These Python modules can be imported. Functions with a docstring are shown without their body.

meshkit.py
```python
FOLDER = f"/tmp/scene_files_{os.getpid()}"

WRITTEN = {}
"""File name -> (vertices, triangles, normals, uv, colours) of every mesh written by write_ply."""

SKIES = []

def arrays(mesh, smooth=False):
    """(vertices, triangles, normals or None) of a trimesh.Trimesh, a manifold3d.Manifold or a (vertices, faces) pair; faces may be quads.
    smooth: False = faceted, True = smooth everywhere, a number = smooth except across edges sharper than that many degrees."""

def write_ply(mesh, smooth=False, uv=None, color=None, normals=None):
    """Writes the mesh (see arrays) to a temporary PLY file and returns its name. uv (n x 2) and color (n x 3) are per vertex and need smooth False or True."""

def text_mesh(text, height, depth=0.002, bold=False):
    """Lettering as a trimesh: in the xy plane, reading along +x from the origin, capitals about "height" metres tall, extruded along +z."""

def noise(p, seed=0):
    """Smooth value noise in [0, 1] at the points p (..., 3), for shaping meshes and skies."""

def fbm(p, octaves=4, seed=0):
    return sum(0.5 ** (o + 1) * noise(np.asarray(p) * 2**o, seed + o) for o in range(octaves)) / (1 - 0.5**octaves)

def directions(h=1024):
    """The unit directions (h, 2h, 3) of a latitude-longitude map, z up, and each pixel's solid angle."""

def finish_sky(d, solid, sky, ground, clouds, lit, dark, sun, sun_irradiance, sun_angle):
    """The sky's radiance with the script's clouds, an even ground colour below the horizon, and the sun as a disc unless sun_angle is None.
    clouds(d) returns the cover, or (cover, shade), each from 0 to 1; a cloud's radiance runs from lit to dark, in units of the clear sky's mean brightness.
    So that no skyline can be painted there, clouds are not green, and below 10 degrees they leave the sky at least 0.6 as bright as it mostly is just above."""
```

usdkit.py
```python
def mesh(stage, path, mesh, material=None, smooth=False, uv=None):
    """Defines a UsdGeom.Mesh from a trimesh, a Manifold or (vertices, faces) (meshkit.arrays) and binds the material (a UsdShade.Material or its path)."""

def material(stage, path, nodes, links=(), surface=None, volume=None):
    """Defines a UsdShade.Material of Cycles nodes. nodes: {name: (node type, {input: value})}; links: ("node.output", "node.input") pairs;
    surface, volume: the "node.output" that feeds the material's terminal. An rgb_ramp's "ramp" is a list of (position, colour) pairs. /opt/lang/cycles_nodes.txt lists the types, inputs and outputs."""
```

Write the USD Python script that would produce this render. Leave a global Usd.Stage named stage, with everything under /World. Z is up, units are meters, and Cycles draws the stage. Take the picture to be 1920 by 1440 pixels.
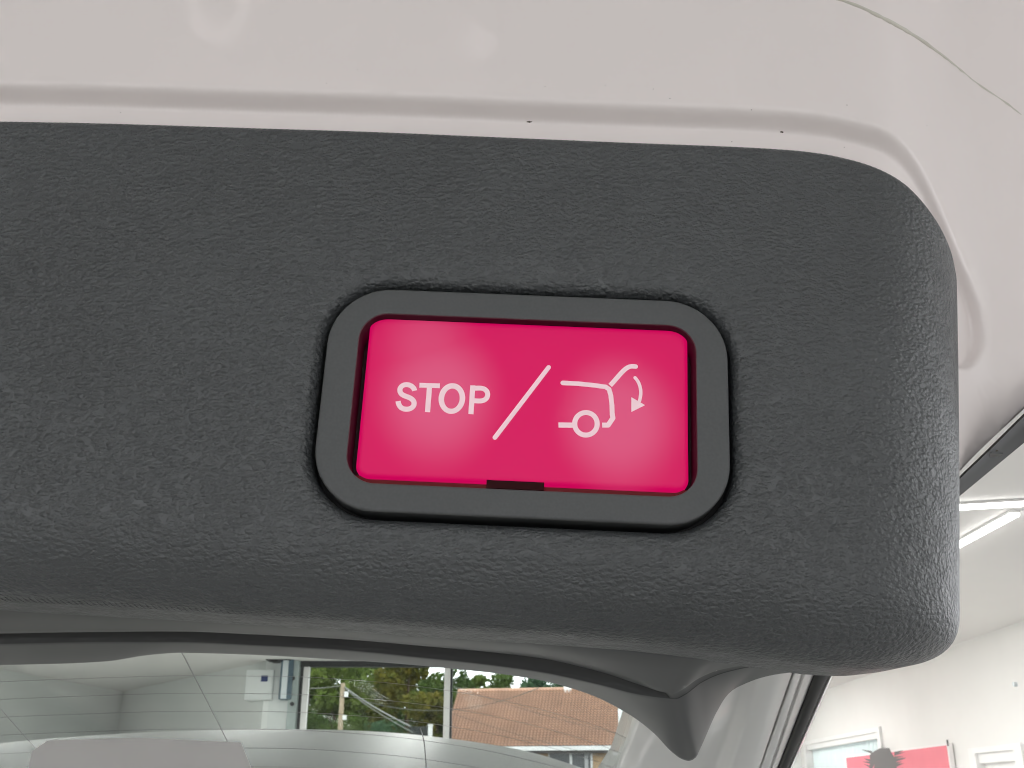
import math, random
import numpy as np, trimesh, shapely
from shapely.geometry import Polygon, LineString, Point, MultiPolygon, box as sbox
from shapely.ops import unary_union
from scipy.spatial import Delaunay, cKDTree
import usdkit, meshkit
from pxr import Usd, UsdGeom, UsdLux, UsdShade, Gf, Sdf

random.seed(7); RNG = np.random.default_rng(7)
stage = Usd.Stage.CreateInMemory()
UsdGeom.SetStageUpAxis(stage, UsdGeom.Tokens.z); UsdGeom.SetStageMetersPerUnit(stage, 1.0)
UsdGeom.Xform.Define(stage, '/World'); UsdGeom.Scope.Define(stage, '/World/Looks')

# ---------------------------------------------------------------- camera
FPX, PITCH = 1950.0, math.radians(21.8)
CAM = np.array([0, 0, 1.6])
cam = UsdGeom.Camera.Define(stage, '/World/camera')
cam.CreateHorizontalApertureAttr(36.0); cam.CreateVerticalApertureAttr(27.0)
cam.CreateFocalLengthAttr(36.0 * FPX / 1920)
cam.CreateClippingRangeAttr(Gf.Vec2f(0.01, 2000))
cam.CreateFStopAttr(130.0); cam.CreateFocusDistanceAttr(0.168)
EXPOSURE = 1.0
cam.CreateExposureAttr(EXPOSURE)
cam.AddTranslateOp().Set(Gf.Vec3d(*CAM)); cam.AddRotateXOp().Set(90 + math.degrees(PITCH))

# ---------------------------------------------------------------- sky and sun
SUN_EL, SUN_DIR = math.radians(48), np.array([-0.55, -0.83])
SUN_DIR = SUN_DIR / np.linalg.norm(SUN_DIR)
dome = UsdLux.DomeLight.Define(stage, '/World/sky')
skymat = usdkit.material(stage, '/World/Looks/sky_look', {
    'tc': ('texture_coordinate', {}),
    'sky': ('sky_texture', {'sky_type': 'single_scattering', 'sun_disc': False, 'sun_elevation': SUN_EL,
                            'sun_rotation': math.atan2(SUN_DIR[0], SUN_DIR[1])}),
    'n': ('noise_texture', {'scale': 2.5, 'detail': 5.0, 'roughness': 0.55}),
    'rc': ('rgb_ramp', {'ramp': [(0.2, (15.0, 15.4, 16.0)), (0.8, (21.0, 21.2, 21.5))]}),
    'rf': ('rgb_ramp', {'ramp': [(0.25, (0.75, 0.75, 0.75)), (0.6, (0.97, 0.97, 0.97))]}),
    'mx': ('mix_color', {}),
    'bg': ('background_shader', {'strength': 0.1}),
}, [('tc.generated', 'n.vector'), ('n.fac', 'rc.fac'), ('n.fac', 'rf.fac'), ('rf.color', 'mx.fac'), ('sky.color', 'mx.a'), ('rc.color', 'mx.b'), ('mx.result', 'bg.color')],
    surface='bg.background')
UsdShade.MaterialBindingAPI.Apply(dome.GetPrim()).Bind(skymat)
dome.GetPrim().SetCustomDataByKey('kind', 'structure'); dome.GetPrim().SetCustomDataByKey('label', 'bright white overcast sky above the trees')
dome.GetPrim().SetCustomDataByKey('category', 'sky')
sun = UsdLux.DistantLight.Define(stage, '/World/sun')
sun.CreateNormalizeAttr(True); sun.CreateIntensityAttr(0.4); sun.CreateAngleAttr(12.0); sun.CreateColorAttr(Gf.Vec3f(1.0, 0.96, 0.9))
sun.AddRotateZOp().Set(math.degrees(math.atan2(-SUN_DIR[0], SUN_DIR[1])) ); sun.AddRotateXOp().Set(90 - math.degrees(SUN_EL))
# (rotX tilts the -z axis: light travels from the sun downwards)

# ---------------------------------------------------------------- projection helpers (photo pixels at 1920 x 1440 -> places in the world)
RIGHT = np.array([1., 0, 0]); UP = np.array([0, -math.sin(PITCH), math.cos(PITCH)]); FWD = np.array([0, math.cos(PITCH), math.sin(PITCH)])
def ray(px, py):
    return FWD + (px - 960) / FPX * RIGHT + (720 - py) / FPX * UP
def at_z(px, py, z): d = ray(px, py); return CAM + d * (z - CAM[2]) / d[2]
def at_y(px, py, y): d = ray(px, py); return CAM + d * (y - CAM[1]) / d[1]
def at_x(px, py, x): d = ray(px, py); return CAM + d * (x - CAM[0]) / d[0]
# frame of the tailgate's trim: x right, y up, z out of the panel towards the viewer
RW = np.array([[0.99883, 0.0475, -0.0085], [-0.0063, -0.0455, -0.99894], [-0.0478, 0.99788, -0.0452]])
_q, _ = np.linalg.qr(RW); RW = _q * np.sign(np.diag(_q.T @ RW))
from scipy.spatial.transform import Rotation as _Ro
RW = np.stack([RIGHT, UP, -FWD], 1) @ _Ro.from_rotvec([-0.33508517, -0.01606233, -0.0462051]).as_matrix()
TW = CAM + np.stack([RIGHT, UP, -FWD], 1) @ np.array([.0019726, -.00291225, -.16797738])
MM = 0.001
def pl(px, py, z=0.0):
    """point of the panel frame (millimetres) under a pixel, on the plane z mm"""
    d = RW.T @ ray(px, py); o = RW.T @ (CAM - TW)
    return (o + d * (z * MM - o[2]) / d[2]) / MM
def pls(pts, z=0.0):
    zs = np.broadcast_to(z, (len(pts),))
    return np.array([pl(a, b, c) for (a, b), c in zip(pts, zs)])
CAR = np.array([-0.43, 2.6, 0.0])
def l2c(v):
    """panel millimetres -> car space metres"""
    return np.asarray(v) * MM @ RW.T + TW - CAR

# ---------------------------------------------------------------- object helpers
used = {}
def numbered(parent, name):
    k = (parent, name); n = used.get(k, 0); used[k] = n + 1
    return name if n == 0 else f'{name}_{n:03d}'
def path_of(p): return '/World' if p is None else str(p.GetPath())
def obj(name, mesh, mat, parent=None, smooth=False, label=None, cat=None, group=None, kind=None):
    pp = path_of(parent)
    m = usdkit.mesh(stage, f'{pp}/{numbered(pp, name)}', mesh, mat, smooth=smooth).GetPrim()
    for k, v in (('label', label), ('category', cat), ('group', group), ('kind', kind)):
        if v: m.SetCustomDataByKey(k, v)
    return m
def thing(name, label, cat, loc=(0, 0, 0), group=None, rz=0, kind=None):
    x = UsdGeom.Xform.Define(stage, '/World/' + numbered('/World', name))
    x.AddTranslateOp().Set(Gf.Vec3d(*map(float, loc)))
    if rz: x.AddRotateZOp().Set(rz)
    p = x.GetPrim(); p.SetCustomDataByKey('label', label); p.SetCustomDataByKey('category', cat)
    if group: p.SetCustomDataByKey('group', group)
    if kind: p.SetCustomDataByKey('kind', kind)
    return p
def bx(lo, hi):
    lo, hi = np.minimum(lo, hi), np.maximum(lo, hi)
    m = trimesh.creation.box(extents=np.array(hi, float) - lo); m.apply_translation((np.array(hi, float) + lo) / 2); return m
def cat_(ms): return trimesh.util.concatenate(ms)
def tube(pts, r, n=8, caps=True):
    pts = np.asarray(pts, float); r = np.broadcast_to(r, (len(pts),))
    T = np.gradient(pts, axis=0); T /= np.linalg.norm(T, axis=1, keepdims=True) + 1e-12
    ref = np.array([0, 0, 1.0]) if abs(T[:, 2]).mean() < 0.8 else np.array([1.0, 0, 0])
    A = np.cross(T, ref); A /= np.linalg.norm(A, axis=1, keepdims=True) + 1e-12; B = np.cross(T, A)
    th = np.linspace(0, 2 * np.pi, n, endpoint=False)
    V = (pts[:, None] + r[:, None, None] * (np.cos(th)[None, :, None] * A[:, None] + np.sin(th)[None, :, None] * B[:, None])).reshape(-1, 3)
    F = []
    for i in range(len(pts) - 1):
        for j in range(n):
            a, b = i * n + j, i * n + (j + 1) % n
            F += [[a, b, b + n], [a, b + n, a + n]]
    if caps:
        V = np.vstack([V, pts[:1], pts[-1:]]); c0, c1 = len(V) - 2, len(V) - 1; e = (len(pts) - 1) * n
        for j in range(n):
            F += [[c0, (j + 1) % n, j], [c1, e + j, e + (j + 1) % n]]
    m = trimesh.Trimesh(V, F, process=False); m.fix_normals(); return m
def grid_mesh(P):
    """P (n, m, 3) -> quads"""
    n, m = P.shape[:2]; idx = np.arange(n * m).reshape(n, m)
    a, b, c, d = idx[:-1, :-1].ravel(), idx[1:, :-1].ravel(), idx[1:, 1:].ravel(), idx[:-1, 1:].ravel()
    return trimesh.Trimesh(P.reshape(-1, 3), np.vstack([np.stack([a, b, c], 1), np.stack([a, c, d], 1)]), process=False)
def slab(P, off):
    """closed solid: sheet P (n, m, 3) and the same sheet moved by off (3,) or (n, m, 3)"""
    Q = P + off; n, m = P.shape[:2]
    A = grid_mesh(P); B = grid_mesh(Q); V = np.vstack([A.vertices, B.vertices]); k = n * m
    F = [A.faces, B.faces[:, ::-1] + k]
    idx = np.arange(k).reshape(n, m)
    loop = np.concatenate([idx[:, 0], idx[-1, 1:], idx[-2::-1, -1], idx[0, -2:0:-1]]); nx = np.roll(loop, -1)
    F.append(np.stack([nx, loop, loop + k], 1)); F.append(np.stack([nx, loop + k, nx + k], 1))
    mm = trimesh.Trimesh(V, np.vstack(F), process=False); mm.fix_normals(); return mm
def resample(pts, n):
    pts = np.asarray(pts, float); s = np.r_[0, np.cumsum(np.linalg.norm(np.diff(pts, axis=0), axis=1))]
    t = np.linspace(0, s[-1], n); return np.stack([np.interp(t, s, pts[:, k]) for k in range(pts.shape[1])], 1)
def spline(pts, n):
    from scipy.interpolate import PchipInterpolator, CubicSpline
    pts = np.asarray(pts, float); s = np.r_[0, np.cumsum(np.linalg.norm(np.diff(pts[:, :2], axis=0), axis=1))]
    return PchipInterpolator(s, pts)(np.linspace(0, s[-1], n))
def ring_pts(geom, step):
    out = []
    for g in getattr(geom, 'geoms', [geom]):
        for r in [g.exterior, *g.interiors]:
            n = max(8, int(r.length / step)); out += [r.interpolate(i / n, normalized=True).coords[0] for i in range(n)]
    return out
def height_sheet(poly, rings, step, interior, zfun, skirt):
    """sheet over a 2D polygon (mm), z from zfun(xy), edges continued back by skirt mm"""
    pts = []
    bpts = ring_pts(poly, step); nb = len(bpts)
    pts += bpts
    for d in rings:
        g = poly.buffer(-d)
        if not g.is_empty: pts += ring_pts(g, step * (1.0 if d < 2 else 1.5))
    x0, y0, x1, y1 = poly.bounds
    gx, gy = np.meshgrid(np.arange(x0, x1, interior), np.arange(y0, y1, interior)); gx = gx + (np.arange(gy.shape[0])[:, None] % 2) * interior / 2
    g = np.stack([gx.ravel(), gy.ravel()], 1)
    inner = poly.buffer(-(max(rings) + interior * .5 if rings else interior * .5)); g = g[shapely.contains_xy(inner, g[:, 0], g[:, 1])]
    P = np.vstack([np.array(pts), g]); _, ui = np.unique(np.round(P, 4), axis=0, return_index=True); ui.sort(); P = P[ui]
    T = Delaunay(P).simplices; c = P[T].mean(1); T = T[shapely.contains_xy(poly, c[:, 0], c[:, 1])]
    a = P[T]; ar = (a[:, 1, 0] - a[:, 0, 0]) * (a[:, 2, 1] - a[:, 0, 1]) - (a[:, 1, 1] - a[:, 0, 1]) * (a[:, 2, 0] - a[:, 0, 0])
    T = T[abs(ar) > 1e-6]; ar = ar[abs(ar) > 1e-6]; T[ar < 0] = T[ar < 0][:, ::-1]
    V = np.column_stack([P, zfun(P)])
    # boundary edges -> skirt
    e = np.vstack([T[:, [0, 1]], T[:, [1, 2]], T[:, [2, 0]]]); key = {}
    es = set(map(tuple, e)); be = [(i, j) for i, j in es if (j, i) not in es]
    bi = sorted({i for k in be for i in k}); mp = {i: len(V) + n for n, i in enumerate(bi)}
    W = V[bi].copy(); W[:, 2] -= skirt
    V2 = np.vstack([V, W]); F = [T]
    F.append(np.array([[j, i, mp[i]] for i, j in be])); F.append(np.array([[j, mp[i], mp[j]] for i, j in be]))
    # back cover
    bm = np.arange(len(V)); 
    V3 = np.vstack([V2, np.column_stack([P, V[:, 2] - skirt])]); F.append(T[:, ::-1] + len(V2))
    m = trimesh.Trimesh(V3, np.vstack(F), process=False); return m

# ---------------------------------------------------------------- materials
MAT = {}
def mat(name, color, rough=0.5, spec=0.5, noise=None, bump=None, metallic=0.0, coat=0.0, emis=None, emis_s=0.0, coord='object'):
    """plain principled; noise=(scale, amount): tone variation; bump=(scale, distance, detail)"""
    nodes = {'tc': ('texture_coordinate', {}), 'p': ('principled_bsdf', {'base_color': color, 'roughness': rough, 'specular_ior_level': spec, 'metallic': metallic, 'coat_weight': coat})}
    links = []
    if noise:
        c = np.array(color); a = noise[1]
        nodes['n'] = ('noise_texture', {'scale': noise[0], 'detail': 5.0, 'roughness': 0.6})
        nodes['r'] = ('rgb_ramp', {'ramp': [(0.3, tuple(np.clip(c * (1 - a), 0, 1))), (0.7, tuple(np.clip(c * (1 + a), 0, 1)))]})
        links += [('tc.object', 'n.vector'), ('n.fac', 'r.fac'), ('r.color', 'p.base_color')]
    if bump:
        nodes['bn'] = ('noise_texture', {'scale': bump[0], 'detail': bump[2] if len(bump) > 2 else 3.0}); nodes['b'] = ('bump', {'distance': bump[1], 'strength': 1.0})
        links += [('tc.object', 'bn.vector'), ('bn.fac', 'b.height'), ('b.normal', 'p.normal')]
    if emis: nodes['p'][1].update({'emission_color': emis, 'emission_strength': emis_s})
    MAT[name] = usdkit.material(stage, '/World/Looks/' + name, nodes, links, surface='p.BSDF'); return MAT[name]

def grain_material(name, color, cell, dist, rough, spec, tone=0.12):
    """leather-grained moulded plastic: warped cells, valleys between them"""
    c = np.array(color)
    nodes = {
        'tc': ('texture_coordinate', {}),
        'w': ('noise_texture', {'scale': cell * 0.45, 'detail': 2.0}),
        'ws': ('vector_math', {'math_type': 'subtract', 'vector2': (0.5, 0.5, 0.5)}),
        'wm': ('vector_math', {'math_type': 'scale', 'scale': 0.6 / cell}),
        'wa': ('vector_math', {'math_type': 'add'}),
        'mp': ('mapping', {'scale': (0.74, 1.0, 1.15), 'rotation': (0.0, 0.45, 0.0)}),
        'v': ('voronoi_texture', {'feature': 'f1', 'scale': cell, 'detail': 1.0, 'roughness': 0.4, 'randomness': 1.0}),
        'rv': ('rgb_ramp', {'ramp': [(0.0, (1, 1, 1)), (0.3, (.88, .88, .88)), (0.62, (.45, .45, .45)), (0.95, (0, 0, 0))]}),
        'n2': ('noise_texture', {'scale': cell * 0.85, 'detail': 2.0, 'roughness': 0.5}),
        'mh': ('mix_float', {'fac': 0.35}),
        'b': ('bump', {'distance': dist, 'strength': 1.0}),
        'n3': ('noise_texture', {'scale': 26.0, 'detail': 3.0}),
        'rt': ('rgb_ramp', {'ramp': [(0.3, tuple(c * (1 - tone))), (0.7, tuple(c * (1 + tone)))]}),
        'n4': ('noise_texture', {'scale': cell * 0.25, 'detail': 2.0}),
        'rr': ('map_range', {'from_min': 0.3, 'from_max': 0.7, 'to_min': rough - 0.05, 'to_max': rough + 0.05}),
        'p': ('principled_bsdf', {'roughness': rough, 'specular_ior_level': spec}),
    }
    links = [('tc.object', 'w.vector'), ('w.color', 'ws.vector1'), ('ws.vector', 'wm.vector1'), ('tc.object', 'wa.vector1'), ('wm.vector', 'wa.vector2'),
             ('wa.vector', 'mp.vector'), ('mp.vector', 'v.vector'), ('v.distance', 'rv.fac'), ('mp.vector', 'n2.vector'), ('rv.color', 'mh.a'), ('n2.fac', 'mh.b'),
             ('mh.result', 'b.height'), ('b.normal', 'p.normal'), ('tc.object', 'n3.vector'), ('n3.fac', 'rt.fac'), ('rt.color', 'p.base_color'),
             ('tc.object', 'n4.vector'), ('n4.fac', 'rr.value'), ('rr.result', 'p.roughness')]
    MAT[name] = usdkit.material(stage, '/World/Looks/' + name, nodes, links, surface='p.BSDF'); return MAT[name]

grain_material('grained_plastic', (0.054, 0.058, 0.060), 1230.0, 0.00033, 0.45, 0.65)
mat('bezel_plastic', (0.085, 0.088, 0.089), 0.55, 0.4, noise=(2200, 0.08), bump=(5200, 0.000012, 3))
mat('smooth_trim', (0.044, 0.046, 0.047), 0.42, 0.5, noise=(60, 0.05), bump=(3000, 0.00001, 3))
mat('black_rubber', (0.012, 0.012, 0.012), 0.6, 0.3)
mat('white_paint', (0.83, 0.762, 0.742), 0.42, 0.5, noise=(9, 0.012), bump=(260, 0.00003, 2), coat=0.0)
mat('roof_paint', (0.72, 0.755, 0.75), 0.42, 0.4)
mat('frame_paint', (0.82, 0.82, 0.805), 0.42, 0.5, noise=(14, 0.02), coat=0.3)
mat('sealer', (0.60, 0.57, 0.50), 0.6, 0.4)
mat('dirt', (0.10, 0.08, 0.06), 0.9, 0.2)
mat('wire', (0.30, 0.30, 0.30), 0.7, 0.2)
mat('button_print', (0.60, 0.48, 0.51), 0.5, 0.3, emis=(0.85, 0.52, 0.58), emis_s=0.24)
mat('tab_black', (0.035, 0.002, 0.004), 0.7, 0.15); mat('dark_red_plastic', (0.07, 0.001, 0.004), 0.5, 0.2, emis=(0.30, 0.003, 0.01), emis_s=0.08)
mat('cabin_lining', (0.6, 0.6, 0.585), 0.9, 0.1)
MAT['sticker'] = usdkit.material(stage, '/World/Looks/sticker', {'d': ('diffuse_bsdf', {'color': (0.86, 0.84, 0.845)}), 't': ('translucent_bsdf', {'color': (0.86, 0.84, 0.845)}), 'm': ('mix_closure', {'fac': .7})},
    [('d.BSDF', 'm.closure1'), ('t.BSDF', 'm.closure2')], surface='m.closure')  # pale translucent look for the reflection drawn on the rear window

def pane_material(name, tint, refl, rough=0.0, power=5.0, scale=0.94):
    MAT[name] = usdkit.material(stage, '/World/Looks/' + name, {
        't': ('transparent_bsdf', {'color': tint}), 'g': ('glossy_bsdf', {'color': (refl, refl, refl), 'roughness': rough}),
        'w': ('layer_weight', {'blend': 0.5}), 'p': ('math', {'math_type': 'power', 'value2': power}), 's': ('math', {'math_type': 'multiply_add', 'value2': scale, 'value3': 0.04}), 'm': ('mix_closure', {})},
        [('w.facing', 'p.value1'), ('p.value', 's.value1'), ('s.value', 'm.fac'), ('t.BSDF', 'm.closure1'), ('g.BSDF', 'm.closure2')], surface='m.closure')
pane_material('car_glass', (0.965, 0.992, 0.98), 0.15, power=6.0, scale=0.6)
pane_material('window_glass', (0.98, 0.99, 0.985), 0.05)

# ================================================================ large structure: the showroom
CEIL = 3.05
A_ = at_z(230, 1297, CEIL); D_ = at_z(500, 1240, CEIL); E_ = at_z(0, 1255, CEIL)
XW = 4.45; YW = float(D_[1]); YB = -3.5
mat('wall_paint', (0.78, 0.775, 0.755), 0.85, 0.2, noise=(1.2, 0.02), bump=(60, 0.0015, 4))
mat('wall_paint_cool', (0.79, 0.82, 0.805), 0.85, 0.2, noise=(0.8, 0.03))
mat('ceiling_paint', (0.76, 0.755, 0.74), 0.9, 0.2, noise=(0.6, 0.02))
mat('floor_tile', (0.44, 0.43, 0.415), 0.35, 0.5, noise=(2.0, 0.06))
mat('asphalt', (0.06, 0.06, 0.062), 0.9, 0.3, noise=(3.0, 0.2), bump=(80, 0.01, 4))
mat('white_frame', (0.80, 0.80, 0.79), 0.45, 0.4, noise=(3, 0.02))
mat('dark_frame', (0.03, 0.033, 0.035), 0.5, 0.4)

obj('ground', bx((-160, -60, -0.30), (160, 200, -0.05)), MAT['asphalt'], label='dark asphalt ground outside the showroom', cat='ground', kind='structure')
eL = (E_ - A_); eL = eL / abs(eL[1]); XL = float(A_[0] + eL[0] * (A_[1] - YB))
YR = 17.0
XO1 = float(at_y(1245, 1350, YW)[0])
room2d = [(XW, YB), (XW, YR), (XO1 + .25, YR), (XO1 + .25, YW), (D_[0], YW), (A_[0], A_[1]), (XL, YB)]
def prism(poly2, z0, z1):
    m = trimesh.creation.extrude_polygon(Polygon(poly2), z1 - z0, engine='earcut'); m.apply_translation((0, 0, z0)); return m
obj('floor', prism(room2d, -0.2, 0.0), MAT['floor_tile'], label='pale floor of the showroom', cat='floor', kind='structure')
obj('ceiling', prism(list(Polygon(room2d).buffer(.19, join_style=2).exterior.coords)[:-1], CEIL, CEIL + 0.2), MAT['ceiling_paint'], label='white flat showroom ceiling behind the tailgate corner', cat='ceiling', kind='structure')
def wall_between(p, q, z0, z1, th):
    """vertical slab, inner face on p-q, thickness to the outside (left of p->q is inside when th > 0)"""
    p = np.array(p[:2], float); q = np.array(q[:2], float); n = q - p; n = np.array([n[1], -n[0]]) / np.linalg.norm(n) * th
    return prism([p, q, q + n, p + n], z0, z1)
obj('wall_left', wall_between((XL, YB), (A_[0], A_[1]), 0.0, CEIL + 0.05, -0.2), MAT['wall_paint_cool'], label='pale wall on the far left side of the showroom', cat='wall', kind='structure')
obj('wall_front_left', wall_between((A_[0], A_[1]), (D_[0], YW), 0.0, CEIL + 0.05, -0.2), MAT['wall_paint_cool'], label='pale grey green wall seen through the rear window', cat='wall', kind='structure')

BX0, BX1, BZ = -5.0, 3.2, 2.5      # wall opening added behind the camera to let daylight in
obj('wall_back', cat_([bx((XL - .2, YB - .2, 0), (BX0, YB, CEIL + .05)), bx((BX0, YB - .2, BZ), (BX1, YB, CEIL + .05)), bx((BX0, YB - .2, 0), (BX1, YB, 1.25)), bx((BX1, YB - .2, 0), (XW + .2, YB, CEIL + .05))]), MAT['wall_paint'], label='white wall behind the viewer with an opening added for daylight', cat='wall', kind='structure')
# window wall: opening from the white post to the right wall
ZT = float(at_y(700, 1246, YW)[2]); XO0 = float(at_y(563, 1300, YW)[0]); XO1 = float(at_y(1245, 1350, YW)[0])
wf = [bx((D_[0], YW, 0), (XO0, YW + .2, CEIL + .05)), bx((XO0, YW, ZT), (XO1, YW + .2, CEIL + .05)), bx((XO1, YW, 0), (XO1 + .25, YR + .2, CEIL + .05)), bx((XO1 + .25, YR, 0), (XW, YR + .2, CEIL + .05)), bx((XO0, YW, 0), (XO1, YW + .2, 0.7))]
for i, m in enumerate(wf): pass
obj('wall_front', cat_(wf), MAT['wall_paint_cool'], label='front wall around the large showroom window', cat='wall', kind='structure')
# right wall with an opening for the small window
def rw(px, py): return at_x(px, py, XW)
wa = rw(1650, 1367); w0z = 0.9
wy0 = float(rw(1650, 1367)[1]); wy1 = wy0 + 3.4; wz1 = float(rw(1650, 1372)[2]); wz0 = wz1 - 0.95
dy1 = float(rw(1826, 1412)[1]); dz1 = float(rw(1870, 1409)[2]); dy0 = dy1 - 1.0
T = 0.2
GY0, GY1, GZ0, GZ1 = -1.5, 7.0, .35, 2.85   # unseen wall opening added for daylight from the right
rws = [bx((XW, YB, 0), (XW + T, GY0, CEIL + .05)), bx((XW, GY0, 0), (XW + T, GY1, GZ0)), bx((XW, GY0, GZ1), (XW + T, GY1, CEIL + .05)), bx((XW, GY1, 0), (XW + T, dy0, CEIL + .05)), bx((XW, dy0, dz1), (XW + T, dy1, CEIL + .05)), bx((XW, dy1, 0), (XW + T, wy0, CEIL + .05)),
       bx((XW, wy0, 0), (XW + T, wy1, wz0)), bx((XW, wy0, wz1), (XW + T, wy1, CEIL + .05)), bx((XW, wy1, 0), (XW + T, YR + .2, CEIL + .05))]
obj('wall_right', cat_(rws), MAT['wall_paint'], label='white plastered wall right of the car', cat='wall', kind='structure')

# ---------------------------------------------------------------- the large window
win = thing('showroom_window', 'large showroom window with white posts, trees and tiled roof behind it', 'window', (XO0, YW, 0.7))
O = np.array([XO0, YW, 0.7])
def post(px, w, mt, dy, name, z0=0.7, z1=None):
    x = float(at_y(px, 1310, YW)[0]); obj(name, bx(np.array((x - w / 2, YW + dy, z0)) - O, np.array((x + w / 2, YW + dy + .07, (z1 or ZT))) - O), mt, win)
K = YW * 1.0 / (FPX * math.cos(PITCH))
post(564, 0.035, MAT['dark_frame'], -0.03, 'edge_strip'); post(572, 0.062, MAT['white_frame'], -0.035, 'post')
post(838, 0.066, MAT['white_frame'], -0.02, 'post'); post(845, 0.03, MAT['dark_frame'], 0.02, 'edge_strip')
post(1240, 0.07, MAT['white_frame'], -0.02, 'post')
obj('head_bar', bx(np.array((XO0 - .02, YW - .04, ZT - .03)) - O, np.array((XO1, YW + .03, ZT + .05)) - O), MAT['dark_frame'], win)
obj('sill', bx(np.array((XO0 - .03, YW - .10, 0.70)) - O, np.array((XO1, YW + .12, .74)) - O), MAT['white_frame'], win)
obj('pane', bx(np.array((XO0, YW + .085, .74)) - O, np.array((XO1, YW + .09, ZT - .02)) - O), MAT['window_glass'], win)

# ---------------------------------------------------------------- column, pipe and electrical box on the window wall
mat('teal_column', (0.40, 0.47, 0.46), 0.6, 0.3, noise=(4, 0.05)); mat('pipe_blue', (0.075, 0.13, 0.17), 0.45, 0.5, noise=(8, 0.1)); mat('metal_pale', (0.62, 0.68, 0.70), 0.35, 0.5, metallic=0.3)
mat('blue_sticker', (0.012, 0.03, 0.14), 0.5, 0.4); mat('box_paint', (0.70, 0.74, 0.735), 0.5, 0.4, noise=(5, 0.02))
def wy(px, py, y=None): return at_y(px, py, YW if y is None else y)
col = thing('column', 'narrow grey green column beside the large window post', 'column', (wy(553, 1300)[0], YW, 0))
x0, x1 = wy(545, 1300)[0], wy(561, 1300)[0]
obj('shaft', bx((x0 - wy(553, 1300)[0], -0.12, 0), (x1 - wy(553, 1300)[0], -0.001, CEIL - .006)), MAT['teal_column'], col)
for px, py in ((549, 1272), (548, 1320)):
    m = trimesh.creation.cylinder(0.022, 0.05, sections=14); m.apply_transform(trimesh.transformations.rotation_matrix(math.pi / 2, (1, 0, 0)))
    q = wy(px, py, YW - .13); m.apply_translation(q - np.array([wy(553, 1300)[0], YW, 0])); obj('bolt', m, MAT['dark_frame'], col, smooth=40)
pipe = thing('drain_pipe', 'dark blue metal duct with pale edge hanging from black bracket', 'duct', (wy(535, 1300)[0], YW - .1, 1.6))
o_ = np.array([wy(535, 1300)[0], YW - .1, 1.6])
def wbox(px0, py0, px1, py1, y0, y1, o):
    a, b = wy(px0, py0, y0), wy(px1, py1, y0)
    return bx((a[0] - o[0], y0 - o[1], b[2] - o[2]), (b[0] - o[0], y1 - o[1], a[2] - o[2]))
obj('duct_body', wbox(528, 1236, 545, 1311, YW - .16, YW - .02, o_), MAT['pipe_blue'], pipe)
obj('pale_edge', wbox(531.5, 1236, 536, 1310, YW - .175, YW - .162, o_), MAT['metal_pale'], pipe)
obj('bracket', cat_([wbox(499, 1231, 545, 1237.5, YW - .2, YW - .001, o_), wbox(509, 1237.5, 521, 1241, YW - .19, YW - .06, o_)]), MAT['dark_frame'], pipe)
ebox = thing('electrical_box', 'pale electrical box with a small blue square on the wall', 'box', wy(486, 1290))
o_ = wy(486, 1290)
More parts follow.
